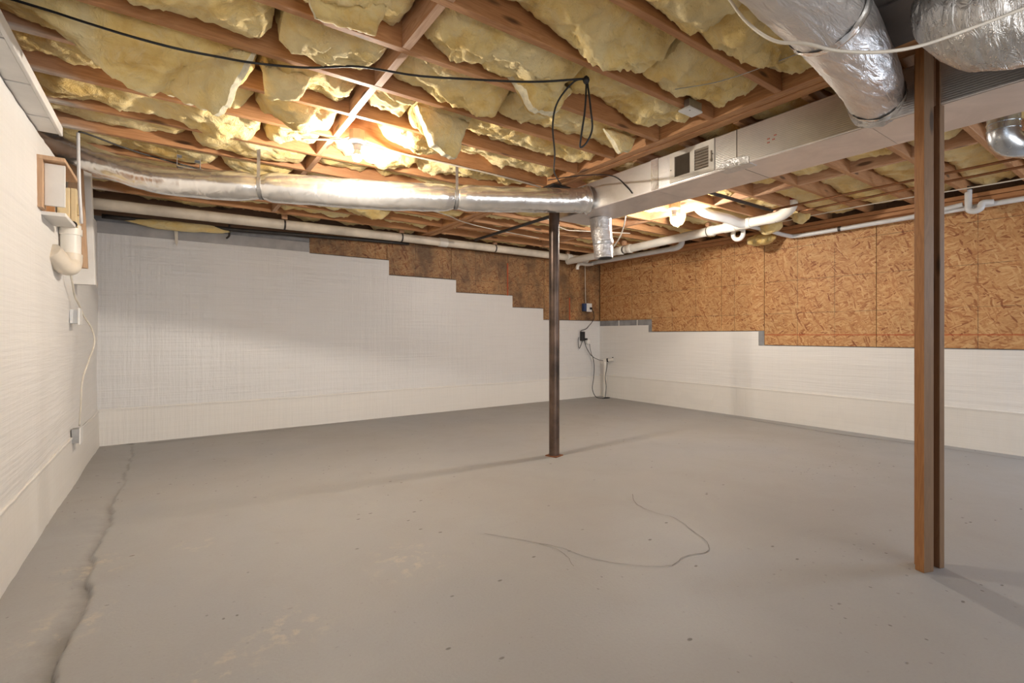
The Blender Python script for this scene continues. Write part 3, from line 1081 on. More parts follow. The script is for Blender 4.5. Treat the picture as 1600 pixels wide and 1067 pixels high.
# ------------------------------------------------------------------ main rectangular duct
DX0, DX1, DZ0, DZ1, DY1 = 2.935, 3.345, 2.16, 2.392, 3.47
duct = thing('rectangular_duct', 'silver rectangular duct running beside the beam from right edge', 'duct', (3.14, 1.0, DZ0))
cuts = [-3.4, -0.9, 0.30, 0.985, 1.70, 2.335, DY1]
for a, b in zip(cuts[:-1], cuts[1:]):
    mb = MB()
    mb.box(DX0, DX1, a + 0.0004, b - 0.0004, DZ0 + 0.004, DZ1)
    build(mb, 'duct_section', M_board_face, duct, bevel=0.003)
    mb = MB()
    mb.box(DX0 + 0.004, DX1 - 0.004, a + 0.001, b - 0.001, DZ0, DZ0 + 0.006)
    build(mb, 'bottom_panel', M_board_low, duct, label='smooth pinkish foil underside')
for y in (2.335, 0.985):
    mb = MB()
    mb.box(DX0 - 0.003, DX0 + 0.01, y - 0.03, y + 0.035, DZ0 + 0.004, DZ1 + 0.001)
    build(mb, 'seam_tape', M_foil, duct, label='wrinkled foil tape round a seam')
mb = MB()
mb.prism([(1.62, DZ0 + 0.004), (1.82, DZ0 + 0.004), (1.82, DZ0 + 0.035), (1.79, DZ0 + 0.055), (1.65, DZ0 + 0.055), (1.62, DZ0 + 0.035)], 'x', DX0 - 0.003, DX0 + 0.004)
mb.box(DX0 - 0.002, DX0 + 0.09, 1.62, 1.82, DZ0 - 0.003, DZ0 + 0.004)
build(mb, 'tape_patch', M_tape, duct, label='grey foil tape patch on bottom corner')
mb = MB()
mb.box(DX0 - 0.0008, DX0 + 0.003, 1.6985, 1.7015, DZ0 + 0.055, DZ1)
mb.box(DX0, DX1 - 0.02, 1.699, 1.701, DZ0 - 0.001, DZ0 + 0.003)
build(mb, 'seam_line', M_dark, duct)
# printed red lettering blurs on the board face
pr = simple_mat('red_print', (0.50, 0.17, 0.12), 0.5, 0.3)
for (y, z) in ((1.50, 2.24), (1.50, 2.262), (1.47, 2.25), (1.46, 2.272)):
    mb = MB()
    mb.box(DX0 - 0.0016, DX0 - 0.0006, y - 0.008, y + 0.008, z, z + 0.008)
    build(mb, 'print_mark', pr, duct)
# supply register in the left face
ry0, ry1, rz0, rz1 = 1.853, 2.20, 2.176, 2.386
reg = MB()
fx = DX0 - 0.008
pan = [(1.893, 2.000), (2.035, 2.160)]
reg.box(fx, DX0 + 0.002, ry0, ry1, rz0, rz0 + 0.034)
reg.box(fx, DX0 + 0.002, ry0, ry1, rz1 - 0.034, rz1)
reg.box(fx, DX0 + 0.002, ry0, pan[0][0], rz0 + 0.034, rz1 - 0.034)
reg.box(fx, DX0 + 0.002, pan[0][1], pan[1][0], rz0 + 0.034, rz1 - 0.034)
reg.box(fx, DX0 + 0.002, pan[1][1], ry1, rz0 + 0.034, rz1 - 0.034)
rg = build(reg, 'supply_register', M_register, duct, label='cream two-pane air register')
for i in range(2):
    mb = MB()
    mb.box(DX0 - 0.0015, DX0 + 0.001, pan[i][0], pan[i][1], rz0 + 0.03, rz1 - 0.03)
    build(mb, 'register_back', M_louver, rg)
for i in range(7):
    z = rz0 + 0.042 + i * 0.0195
    mb = MB()
    mb.obox((DX0 - 0.004, (pan[0][0] + pan[0][1]) / 2, z), (0.004, 0, 0.005), (0, (pan[0][1] - pan[0][0]) / 2, 0), (0.0008, 0, -0.0006))
    build(mb, 'louver', M_louver, rg)
for i in range(12):
    y = pan[1][0] + 0.006 + i * 0.0102
    mb = MB()
    mb.obox((DX0 - 0.004, y, (rz0 + rz1) / 2), (0.004, 0.003, 0), (0, 0, (rz1 - rz0) / 2 - 0.034), (0.0005, -0.0007, 0))
    build(mb, 'louver', M_louver, rg)
mb = MB()
mb.box(fx - 0.006, fx, 1.868, 1.874, rz0 + 0.06, rz0 + 0.135)
mb.box(fx - 0.012, fx, 1.867, 1.875, rz0 + 0.066, rz0 + 0.078)
build(mb, 'damper_lever', M_louver, rg)
for (y, z) in ((1.862, rz0 + 0.11), (2.19, rz0 + 0.09)):
    mb = MB()
    mb.tube([(fx - 0.002, y, z), (fx + 0.001, y, z)], 0.004, 8)
    build(mb, 'screw', M_iron, rg)


def wrinkled_tube(pts, r, seg, amp, fr, seed, caps=True):
    def disp(V):
        q = V * np.array(fr) + seed
        return amp * (ridged(q, 3) - 0.5) + amp * 0.6 * (fbm(q * 2.7, 2) - 0.5)
    return MB().tube(pts, r, seg, caps, disp)


# ------------------------------------------------------------------ round flex duct
flex = thing('flexible_duct', 'silver foil flex duct sagging from left wall to the rectangular duct', 'duct', (1.2, 3.70, 2.06))
fp = [(-0.70, 4.42, 2.392), (-0.615, 4.386, 2.362), (-0.521, 4.35, 2.316), (-0.419, 4.312, 2.266), (-0.245, 4.246, 2.212), (-0.066, 4.179, 2.172), (0.232, 4.067, 2.160),
      (0.536, 3.952, 2.168), (0.829, 3.842, 2.168), (1.17, 3.713, 2.166), (1.529, 3.578, 2.172), (1.869, 3.45, 2.188), (2.306, 3.285, 2.207), (2.781, 3.106, 2.234), (2.945, 3.045, 2.252)]
FS = spline(fp, 14)
sidx = [0, 7 * 14, 11 * 14, len(FS) - 1]
for i in range(3):
    P = FS[sidx[i]:sidx[i + 1] + 1]
    kk = len(P)
    u = np.linspace(0, 1, kk)
    L = np.linalg.norm(np.diff(P, axis=0), axis=1).sum()
    rr = np.interp(P[:, 0], [-0.8, -0.3, 0.3, 1.2, 2.2, 2.9], [0.080, 0.090, 0.103, 0.110, 0.103, 0.098])
    d0, d1 = u * L, (1 - u) * L
    pin = np.ones(kk)
    if i > 0:
        pin *= 1 - 0.20 * np.exp(-(d0 / 0.05) ** 2)
    if i < 2:
        pin *= 1 - 0.20 * np.exp(-(d1 / 0.05) ** 2)
    build(wrinkled_tube(P, rr * pin, 56, 0.008, (7, 7, 3.5), 3 * i), 'duct_run', M_foil, flex, smooth=True)
mb = wrinkled_tube(spline([(2.80, 3.10, 2.236), (2.87, 3.073, 2.243), (2.936, 3.05, 2.25)], 6), [0.100] * 6 + [0.106] * 4 + [0.118] * 3, 40, 0.012, (12, 12, 12), 4)
build(mb, 'foil_collar', M_foil, flex, smooth=True, label='crumpled foil tape collar at the joint')

for (pi, lab, sd) in ((sidx[1], 'metal strap holding flex duct left of the near bulb', 0), (sidx[2], 'metal strap holding flex duct right of the near bulb', 1)):
    c = FS[pi]
    t = FS[pi + 1] - FS[pi - 1]
    t /= np.linalg.norm(t)
    s_ = np.array([t[1], -t[0], 0]); s_ /= np.linalg.norm(s_)
    r_ = 0.092
    path = [c + s_ * r_ * 0.7 + np.array([0, 0, ZJ + 0.06 - c[2]])]
    for a in np.linspace(0.5, -math.pi - 0.3, 22):
        path.append(c + s_ * r_ * math.cos(a) + np.array([0, 0, r_ * math.sin(a)]))
    path = np.array(path)
    w = t * 0.011
    mb = MB()
    mb.grid(np.stack([path - w, path + w], 1))
    o = build(mb, 'duct_strap', M_strap)
    md = o.modifiers.new('solid', 'SOLIDIFY'); md.thickness = 0.002
    tag(o, lab, 'strap', 'metal straps of the flex duct')

brk = thing('metal_bracket', 'small galvanised channel bracket above the flex duct near left wall', 'bracket', (0.10, 4.13, 2.25))
mb = MB()
mb.box(0.03, 0.17, 4.10, 4.16, 2.262, 2.266)
mb.box(0.03, 0.034, 4.10, 4.16, 2.262, 2.345)
mb.box(0.166, 0.17, 4.10, 4.16, 2.262, 2.345)
mb.box(0.034, 0.060, 4.10, 4.16, 2.341, 2.345)
mb.box(0.135, 0.166, 4.10, 4.16, 2.325, 2.329)
build(mb, 'channel', M_strap, brk)

# drop from the main duct near the corner
drop = thing('duct_drop', 'short foil-wrapped round duct dropping from far end of the rectangular duct', 'duct', (3.27, 3.16, 1.80))
build(wrinkled_tube(spline([(3.235, 3.19, 2.158), (3.24, 3.185, 2.05), (3.25, 3.175, 1.93), (3.255, 3.17, 1.795)], 8), np.linspace(0.098, 0.083, 25), 32, 0.006, (14, 14, 4), 8, True),
      'sleeve', M_foil_big, drop, smooth=True, auto=1.0)
mb = MB().tube([(3.2552, 3.17, 1.80), (3.255, 3.17, 1.792)], 0.075, 28)
build(mb, 'opening', M_dark, drop)
mb = wrinkled_tube([(3.251, 3.174, 1.945), (3.2515, 3.1735, 1.94), (3.252, 3.173, 1.925), (3.2525, 3.173, 1.92)], 0.0925, 32, 0.002, (9, 9, 9), 1)
build(mb, 'tape_band', M_tape, drop, smooth=True)

# big insulated branch crossing to the main duct
big = thing('insulated_branch_duct', 'large round foil-wrapped branch duct joining the rectangular duct at upper right', 'duct', (1.9, 0.8, 2.1))
b1 = spline([(0.75, 0.74, 2.30), (1.2, 0.765, 2.29), (1.6, 0.785, 2.28), (1.985, 0.80, 2.268)], 14)
b2 = spline([(1.975, 0.80, 2.268), (2.3, 0.84, 2.272), (2.65, 0.895, 2.275), (2.95, 0.95, 2.278)], 14)
build(wrinkled_tube(b1, 0.132, 48, 0.010, (5, 11, 11), 2), 'duct_run', M_foil_big, big, smooth=True)
build(wrinkled_tube(b2, np.interp(np.linspace(0, 1, len(b2)), [0, 0.1, 1], [0.122, 0.126, 0.112]), 48, 0.012, (5, 12, 12), 12), 'duct_run', M_foil_big, big, smooth=True)
build(wrinkled_tube(spline([(1.955, 0.798, 2.269), (1.985, 0.80, 2.268), (2.005, 0.803, 2.268)], 5), [0.135] * 7 + [0.127] * 4, 48, 0.010, (22, 22, 22), 5, False), 'foil_collar', M_foil, big, smooth=True,
      label='crumpled shiny tape at the duct joint')
build(wrinkled_tube(spline([(2.86, 0.932, 2.276), (2.91, 0.941, 2.277), (2.936, 0.946, 2.278)], 5), [0.114] * 6 + [0.118] * 3 + [0.13] * 2, 48, 0.014, (20, 20, 20), 6, False), 'foil_collar', M_foil, big, smooth=True)

# wrapped elbow in front of the post top
elb = thing('wrapped_elbow_duct', 'bulging foil-wrapped duct elbow hiding top of the wooden post', 'duct', (2.35, 0.35, 2.07))
ep = spline([(2.33, 0.53, 2.40), (2.33, 0.49, 2.28), (2.36, 0.42, 2.21), (2.43, 0.32, 2.20), (2.50, 0.18, 2.203), (2.56, 0.0, 2.21), (2.60, -0.4, 2.22)], 12)
er = np.interp(np.linspace(0, 1, len(ep)), [0, 0.06, 0.16, 0.3, 0.5, 1], [0.10, 0.125, 0.15, 0.166, 0.172, 0.175])
build(wrinkled_tube(ep, er, 56, 0.016, (9, 9, 5), 3), 'foil_wrap', M_foil_bulge, elb, smooth=True)

pan_ = MB().box(1.75, BX0 - 0.012, -1.2, 0.90, 2.408, 2.414)
po = thing('panned_joist_sheet', 'dark grey sheet metal nailed under joists behind the branch duct', 'metal sheet', (2.2, 0, 2.408))
build(pan_, 'sheet', M_pan, po)
mb = MB().box(2.33, 2.345, -1.2, 0.90, 2.400, 2.409)
build(mb, 'seam_rib', M_pan, po)

# galvanised flue elbow at far right
flue = thing('galvanised_flue', 'shiny galvanised vent pipe with elbow at the right edge', 'vent pipe', (3.98, 0.66, 2.2))
f1 = np.array([(3.98, 0.67, 2.64), (3.98, 0.67, 2.275)])
build(MB().tube(f1, 0.072, 32), 'riser', M_galv, flue, smooth=True, auto=0.8)
f2 = spline([(3.98, 0.67, 2.28), (3.985, 0.667, 2.24), (4.012, 0.648, 2.208), (4.055, 0.618, 2.20), (4.10, 0.586, 2.20)], 2)
build(MB().tube(f2, 0.0735, 32), 'elbow', M_galv, flue, smooth=True, auto=0.8)
build(MB().tube([(4.09, 0.593, 2.20), (4.9, 0.02, 2.20)], 0.071, 32), 'run', M_galv, flue, smooth=True, auto=0.8)
for p, d in (((3.98, 0.67, 2.285), (0, 0, 1)), ((3.98, 0.67, 2.325), (0, 0, 1)), ((4.10, 0.586, 2.20), (0.82, -0.57, 0))):
    d = np.array(d) / np.linalg.norm(d)
    build(MB().tube([np.array(p) - d * 0.004, np.array(p) + d * 0.004], 0.0765, 32), 'crimp_ring', M_galv, flue, smooth=True, auto=0.8)

# ------------------------------------------------------------------ drain pipes
def coupling(p, d, r, half, parent, mat, name='coupling'):
    p, d = np.array(p, float), np.array(d, float)
    d /= np.linalg.norm(d)
    build(MB().tube([p - d * half, p - d * half * 0.96, p + d * half * 0.96, p + d * half], [r * 0.98, r, r, r * 0.98], 24), name, mat, parent, smooth=True, auto=0.8)


def pipe_hanger(x, y, z, r, axis, ztop, label, mat=M_darkstrap, block=True):
    t = thing('pipe_hanger', label, 'pipe hanger', (x, y, z), 'hangers of the drain pipes')
    path = []
    for a in np.linspace(0, 2 * math.pi, 25):
        path.append((math.cos(a) * (r + 0.002), math.sin(a) * (r + 0.002)))
    w = 0.01
    Q = []
    for (a, b) in path:
        if axis == 'x':
            Q.append([(x - w, y + a, z + b), (x + w, y + a, z + b)])
        else:
            Q.append([(x + a, y - w, z + b), (x + a, y + w, z + b)])
    mb_ = MB()
    mb_.grid(np.array(Q))
    o = build(mb_, 'strap_loop', mat, t)
    md = o.modifiers.new('solid', 'SOLIDIFY'); md.thickness = 0.003
    if block:
        mb_ = MB()
        mb_.box(x - 0.03, x + 0.03, y - 0.02, y + 0.02, z + r + 0.004, ztop)
        build(mb_, 'wood_block', M_blk, t, bevel=0.002)
    return t


bp = thing('drain_pipe', 'long stained white drain pipe hanging along the back wall', 'pipe', (2.5, 6.0, 2.3))
pb = [(-0.60, 6.0, 2.326), (0.6, 6.0, 2.335), (2.0, 6.0, 2.352), (3.9, 6.0, 2.362), (5.75, 6.0, 2.36)]
build(MB().tube(spline(pb, 10), 0.054, 28), 'pipe_run', M_pvc_old, bp, smooth=True, auto=0.8)
for x, hw in ((3.05, 0.06), (5.35, 0.05), (5.7, 0.06)):
    z = np.interp(x, [p[0] for p in pb], [p[2] for p in pb])
    coupling((x, 6.0, z), (1, 0, 0), 0.061, hw, bp, M_pvc)
for x, lab in ((1.05, 'dark pipe hanger below the flex duct, left of the back boards'), (2.45, 'dark pipe hanger above the second back-wall step'),
               (3.90, 'dark pipe hanger left of the steel column'), (5.33, 'dark pipe hanger right of the steel column')):
    z = np.interp(x, [p[0] for p in pb], [p[2] for p in pb])
    pipe_hanger(x, 6.0, z, 0.054, 'x', 2.46, lab)

rp = thing('drain_pipe', 'white drain pipe running beside the strand-board wall to an elbow', 'pipe', (5.35, 4.0, 2.28))
pr_ = [(5.35, 6.02, 2.30), (5.35, 5.0, 2.312), (5.35, 4.0, 2.335), (5.35, 3.2, 2.352), (5.35, 2.72, 2.358)]
build(MB().tube(spline(pr_, 8), 0.054, 28), 'pipe_run', M_pvc, rp, smooth=True, auto=0.8)
er_ = spline([(5.35, 2.74, 2.358), (5.35, 2.64, 2.362), (5.35, 2.56, 2.388), (5.35, 2.50, 2.44), (5.35, 2.485, 2.52)], 6)
build(MB().tube(er_, 0.058, 24), 'elbow', M_pvc, rp, smooth=True, auto=0.8)
build(MB().tube([(5.35, 2.485, 2.50), (5.35, 2.485, 2.53)], 0.064, 24), 'red_ring', M_red, rp, smooth=True, auto=0.8, label='red primer ring at the elbow top')
for y, hw in ((4.88, 0.05), (4.70, 0.035), (3.42, 0.035), (3.18, 0.07), (2.98, 0.05)):
    coupling((5.35, y, np.interp(-y, [-p[1] for p in pr_], [p[2] for p in pr_])), (0, 1, 0), 0.0615, hw, rp, M_pvc)
wye = spline([(5.35, 2.98, 2.352), (5.27, 3.03, 2.362), (5.10, 3.08, 2.40), (4.90, 3.14, 2.425), (4.80, 3.17, 2.45), (4.74, 3.19, 2.50), (4.72, 3.195, 2.60)], 8)
build(MB().tube(wye, 0.053, 24), 'wye_branch', M_pvc_grey, rp, smooth=True, auto=0.8)
trap = spline([(5.52, 3.24, 2.34), (5.52, 3.24, 2.27), (5.52, 3.215, 2.235), (5.52, 3.18, 2.225), (5.52, 3.145, 2.235), (5.52, 3.12, 2.27), (5.52, 3.12, 2.33)], 6)
build(MB().tube(trap, 0.026, 16), 'trap', M_pvc, rp, smooth=True, auto=0.8, label='small U-shaped trap below the pipe')
build(MB().tube([(5.35, 3.16, 2.345), (5.53, 3.12, 2.335)], 0.026, 16), 'trap_arm', M_pvc, rp, smooth=True, auto=0.8)
for y, lab in ((4.80, 'dark pipe hanger right of the foil duct drop'), (3.46, 'dark pipe hanger right of the far bulb'), (2.66, 'dark pipe hanger beside the elbow with red ring')):
    z = np.interp(-y, [-p[1] for p in pr_], [p[2] for p in pr_])
    pipe_hanger(5.35, y, z, 0.054, 'y', 2.45, lab)

p2 = thing('waste_pipe', 'short grey-white waste pipe with elbow below the right drain pipe', 'pipe', (5.9, 5.0, 2.3))
build(MB().tube(spline([(5.9, 6.05, 2.318), (5.9, 5.4, 2.322), (5.9, 4.7, 2.325), (5.9, 4.40, 2.328)], 6), 0.036, 20), 'pipe_run', M_pvc_grey, p2, smooth=True, auto=0.8)
build(MB().tube(spline([(5.9, 4.42, 2.328), (5.9, 4.32, 2.332), (5.9, 4.25, 2.36), (5.9, 4.23, 2.42), (5.9, 4.23, 2.5)], 6), 0.041, 20), 'elbow', M_pvc_grey, p2, smooth=True, auto=0.8)
build(MB().tube(spline([(5.60, 5.95, 2.27), (5.75, 5.98, 2.275), (5.9, 6.0, 2.30)], 6), 0.026, 16), 'side_arm', M_pvc, p2, smooth=True, auto=0.8)
build(MB().tube(spline([(5.62, 5.96, 2.275), (5.54, 5.95, 2.262), (5.50, 5.95, 2.22), (5.50, 5.95, 2.17)], 6), 0.028, 16), 'stub', M_pvc, p2, smooth=True, auto=0.8)

cp = thing('conduit_pipe', 'thin white pipe running under the top plate of right wall', 'pipe', (6.15, 2.0, 2.25))
cpts = [(5.55, 3.05, 2.36), (5.80, 2.98, 2.335), (6.05, 2.88, 2.285), (6.15, 2.76, 2.276), (6.15, 2.1, 2.280), (6.15, 1.5, 2.285), (6.15, 0.9, 2.290), (6.15, -0.5, 2.30), (6.15, -3.2, 2.31)]
build(MB().tube(spline(cpts, 8), 0.024, 16), 'pipe_run', M_pvc_grey, cp, smooth=True, auto=0.8)
for y in (2.35, 0.35):
    build(MB().tube([(6.15, y - 0.012, 2.281), (6.15, y + 0.012, 2.281)], 0.029, 16), 'clamp', M_darkstrap, cp, smooth=True, auto=0.8)
tr2 = spline([(6.09, 1.26, 2.45), (6.09, 1.26, 2.30), (6.09, 1.255, 2.255), (6.09, 1.215, 2.235), (6.09, 1.175, 2.255), (6.10, 1.165, 2.30), (6.13, 1.10, 2.30)], 6)
build(MB().tube(tr2, 0.027, 16), 'trap', M_pvc_grey, cp, smooth=True, auto=0.8, label='white U trap dropping from ceiling')
build(MB().tube([(6.09, 1.26, 2.44), (6.09, 1.26, 2.47)], 0.033, 16), 'trap_collar', M_iron, cp, smooth=True, auto=0.8)
build(MB().tube(spline([(6.11, 1.85, 2.272), (6.10, 1.6, 2.285), (6.09, 1.3, 2.315)], 5), 0.021, 14), 'side_arm', M_pvc_grey, cp, smooth=True, auto=0.8)

def line_thing(name, label, cat, pts, r, mat, seg=10, group=None, n=8, part=None):
    p = spline(pts, n)
    o = build(MB().tube(p, r, seg), name, mat, smooth=True)
    return tag(o, label, cat, group)


line_thing('copper_line', 'dark copper line under joists, nearer of the pair at right', 'pipe', [(5.10, 2.60, 2.385), (5.11, 1.8, 2.39), (5.11, 0.6, 2.39), (5.11, -1.5, 2.39)], 0.011, M_copper)
line_thing('copper_line', 'dark copper line under joists, farther of the pair at right', 'pipe', [(5.41, 2.45, 2.388), (5.40, 1.6, 2.392), (5.40, 0.6, 2.392), (5.40, -1.5, 2.392)], 0.011, M_copper)
line_thing('gas_pipe', 'dark iron pipe under joists, crossing left behind steel column', 'pipe', [(3.33, 3.35, 2.36), (3.33, 4.2, 2.36), (3.33, 5.6, 2.36)], 0.018, M_iron, 14)
line_thing('iron_pipe', 'dark iron pipe under joists beside the far bulb and elbow', 'pipe', [(3.9, 2.555, 2.372), (4.5, 2.555, 2.372), (5.08, 2.56, 2.372)], 0.016, M_iron, 14)
line_thing('iron_pipe', 'dark iron pipe behind the white drain pipe on back wall', 'pipe', [(-0.55, 6.10, 2.235), (0.5, 6.10, 2.24), (1.4, 6.10, 2.27), (2.6, 6.11, 2.31)], 0.022, M_iron, 14)
line_thing('power_cable', 'white cable stapled under joists along the right wall', 'cable', [(5.80, 3.1, 2.405), (5.78, 2.7, 2.40), (5.76, 1.9, 2.405), (5.85, 0.9, 2.40), (5.85, -0.5, 2.405)], 0.006, M_cable, 8)

# scraps of insulation round the pipes at right
def scrap(c, r, label, seed):
    u, v = np.meshgrid(np.linspace(0, 2 * math.pi, 25), np.linspace(0.02, math.pi - 0.02, 15), indexing='ij')
    d = np.stack([np.cos(u) * np.sin(v), np.sin(u) * np.sin(v), np.cos(v)], -1)
    P = d * np.array(r)
    P = P * (0.8 + 0.5 * fbm(d * 2.2 + seed, 3))[..., None] + np.array(c)
    o = build(MB().grid(P), 'insulation_scrap', M_fiber_cut, smooth=True)
    tag(o, label, 'insulation', 'insulation scraps stuffed round the right pipes')


scrap((5.75, 2.58, 2.42), (0.05, 0.09, 0.085), 'round insulation scrap beside the elbow with red ring', 3)
scrap((5.75, 2.92, 2.36), (0.10, 0.13, 0.08), 'insulation scrap pressed behind the white drain pipe', 8)
scrap((6.08, 3.20, 2.29), (0.06, 0.17, 0.07), 'insulation scrap hanging below thin pipe at panel seam', 13)
scrap((0.1, 6.1, 2.215), (0.42, 0.05, 0.045), 'long insulation scrap under the drain pipe in left back corner', 19)
scrap((4.6, 3.35, 2.40), (0.03, 0.10, 0.10), 'insulation scrap beside the far bulb and the pipe branch', 25)

# ------------------------------------------------------------------ lights
def ceiling_light(c, lab):
    x, y, z = c        # bulb centre
    t = thing('ceiling_light', lab, 'light', (x, y, z + 0.1))
    zt = z + 0.095
    build(MB().lathe((x, y, zt), [(0.052, 0.012), (0.052, 0.075)], 8), 'junction_box', M_beige, t, bevel=0.002)
    build(MB().lathe((x, y, zt), [(0.018, -0.052), (0.024, -0.045), (0.026, -0.02), (0.05, -0.006), (0.058, 0.0), (0.058, 0.011)], 28), 'lampholder', M_porcelain, t, smooth=True, auto=0.9)
    build(MB().lathe((x, y, z), [(0.003, -0.034), (0.012, -0.0315), (0.021, -0.026), (0.027, -0.017), (0.030, -0.006), (0.030, 0.004)], 28), 'bulb', M_bulb, t, smooth=True,
          label='lit frosted bulb dome')
    build(MB().lathe((x, y, z), [(0.0302, 0.0042), (0.029, 0.012), (0.022, 0.030), (0.015, 0.042), (0.014, 0.05)], 28), 'bulb_base', M_porcelain, t, smooth=True)
    return t


ceiling_light((1.016, 3.25, 2.282), 'lit bare bulb in porcelain holder under the left joists')
ceiling_light((4.33, 3.20, 2.32), 'lit bare bulb in porcelain holder beyond the rectangular duct')
line_thing('power_cable', 'cream cable stapled from blocking row to the near bulb', 'cable', [(0.72, 3.50, 2.412), (0.86, 3.40, 2.41), (0.93, 3.33, 2.40), (0.985, 3.32, 2.43)], 0.007, M_cable, 8)
line_thing('power_cable', 'cream cable running from the near bulb toward the beam', 'cable', [(1.085, 3.32, 2.43), (1.35, 3.345, 2.408), (1.8, 3.352, 2.41), (2.3, 3.36, 2.408), (2.7, 3.4, 2.41)], 0.007, M_cable, 8)
line_thing('power_cable', 'cream cable hanging beside the foil duct drop', 'cable', [(3.42, 3.02, 2.425), (3.40, 3.03, 2.2), (3.375, 3.06, 2.02), (3.335, 3.12, 1.9)], 0.006, M_cable, 8)
line_thing('power_cable', 'white cables crossing under joists left of the steel column', 'cable', [(1.9, 4.6, 2.412), (2.45, 4.75, 2.40), (2.78, 4.95, 2.405), (3.25, 5.1, 2.41), (4.1, 5.2, 2.405)], 0.006, M_cable, 8)
line_thing('power_cable', 'cream cable sagging between joists right of the steel column', 'cable', [(3.5, 4.3, 2.415), (3.9, 4.45, 2.37), (4.25, 4.5, 2.40), (4.9, 4.3, 2.415)], 0.006, M_cable, 8)

jb = thing('junction_box', 'small white junction box under a joist near the beam', 'electrical box', (2.49, 1.73, 2.40))
build(MB().box(2.43, 2.55, 1.692, 1.728, 2.405, 2.45), 'box', M_strap, jb, bevel=0.002)
build(MB().box(2.425, 2.555, 1.690, 1.765, 2.392, 2.404), 'cover', M_white, jb, bevel=0.003)
build(MB().tube([(2.46, 1.71, 2.391), (2.46, 1.71, 2.393)], 0.004, 8), 'screw', M_iron, jb)

# black cable swag and its knot
kn = (1.735, 1.815, 2.405)
blk = thing('black_cable', 'black cable swagged under joists and looped from a staple', 'cable', kn)
sw = [(-0.58, 2.72, 2.425), (-0.40, 2.68, 2.40), (-0.31, 2.64, 2.375), (-0.148, 2.55, 2.325), (0.016, 2.51, 2.308), (0.169, 2.525, 2.33), (0.331, 2.595, 2.385), (0.543, 2.515, 2.395), (0.754, 2.394, 2.412), (1.0, 2.28, 2.395), (1.212, 2.182, 2.40), (1.5, 1.97, 2.38), (1.735, 1.815, 2.40)]
build(MB().tube(spline(sw, 8), 0.0055, 8), 'swag', M_black, blk, smooth=True)
build(MB().tube(spline([(1.735, 1.815, 2.40), (1.69, 1.86, 2.388), (1.66, 1.95, 2.31), (1.72, 2.06, 2.24), (1.92, 2.28, 2.20), (2.20, 2.62, 2.24), (2.50, 2.93, 2.315), (2.62, 3.03, 2.325)], 10), 0.005, 8), 'tail', M_black, blk, smooth=True)
lp = [(1.74, 1.815, 2.40), (1.735, 1.82, 2.25), (1.72, 1.835, 2.10), (1.722, 1.84, 2.055), (1.75, 1.825, 2.08), (1.775, 1.81, 2.15), (1.765, 1.81, 2.25), (1.745, 1.815, 2.395)]
build(MB().tube(spline(lp, 8), 0.005, 8), 'loop', M_black, blk, smooth=True)
build(MB().lathe((1.737, 1.814, 2.372), [(0.006, 0), (0.014, 0.008), (0.018, 0.02), (0.014, 0.034), (0.006, 0.042)], 12), 'knot', M_black, blk, smooth=True)
line_thing('black_wire', 'thin black wire drooping over the far end of beam and duct', 'cable', [(2.62, 3.2, 2.405), (2.72, 3.05, 2.41), (2.85, 2.85, 2.40), (2.925, 2.72, 2.36), (2.925, 2.6, 2.25), (2.93, 2.55, 2.19)], 0.004, M_black, 8)
# pale cable across the ducts at upper right
line_thing('pale_cable', 'pale cable hanging in front of ducts at upper right', 'cable',
           [(1.68, 1.02, 2.36), (1.665, 0.93, 2.20), (1.66, 0.83, 2.08), (1.69, 0.74, 2.035), (1.75, 0.68, 2.005), (1.85, 0.60, 1.995), (1.95, 0.52, 2.01), (2.06, 0.42, 2.055), (2.2, 0.32, 2.12), (2.4, 0.2, 2.22)], 0.0055, M_cable, 8)
line_thing('support_wire', 'thin springy wire under insulation near the branch duct', 'wire', [(2.20, 1.62, 2.40), (2.29, 1.40, 2.38), (2.33, 1.10, 2.37), (2.34, 0.93, 2.372)], 0.0022, M_strap, 6)

# ------------------------------------------------------------------ left wall fittings
wf = thing('wooden_bracket', 'raw plywood bracket boards on left wall below the flex duct', 'bracket', (XL + 0.03, 3.9, 1.8))
build(MB().box(XL + 0.002, XL + 0.03, 3.60, 3.70, 1.78, 2.04), 'upright_board', M_rawply, wf, bevel=0.002)
build(MB().box(XL + 0.031, XL + 0.115, 3.64, 3.66, 1.80, 2.03), 'side_board', M_whitewood, wf, bevel=0.002)
build(MB().box(XL + 0.002, XL + 0.12, 3.60, 4.05, 2.04, 2.062), 'top_board', M_rawply, wf, bevel=0.002)
build(MB().box(XL + 0.002, XL + 0.11, 3.70, 4.05, 1.757, 1.778), 'bottom_board', M_whitewood, wf, bevel=0.002)
build(MB().box(XL + 0.002, XL + 0.014, 3.70, 4.05, 1.778, 2.04), 'back_board', M_post, wf)

cb = thing('control_box', 'beige plastic control box on left wall above the white fan pipe', 'electrical box', (XL + 0.07, 4.2, 1.79))
build(MB().box(XL + 0.012, XL + 0.075, 4.12, 4.30, 1.81, 2.02), 'case', M_beige, cb, bevel=0.006)
build(MB().box(XL + 0.076, XL + 0.105, 4.12, 4.30, 1.78, 2.02), 'cover', M_beige, cb, bevel=0.004)
build(MB().box(XL + 0.106, XL + 0.120, 4.15, 4.20, 1.86, 1.93), 'latch', M_beige, cb, bevel=0.003)
build(MB().tube([(XL + 0.09, 4.11, 1.79), (XL + 0.09, 4.121, 1.79)], 0.02, 10), 'connector', M_iron, cb)

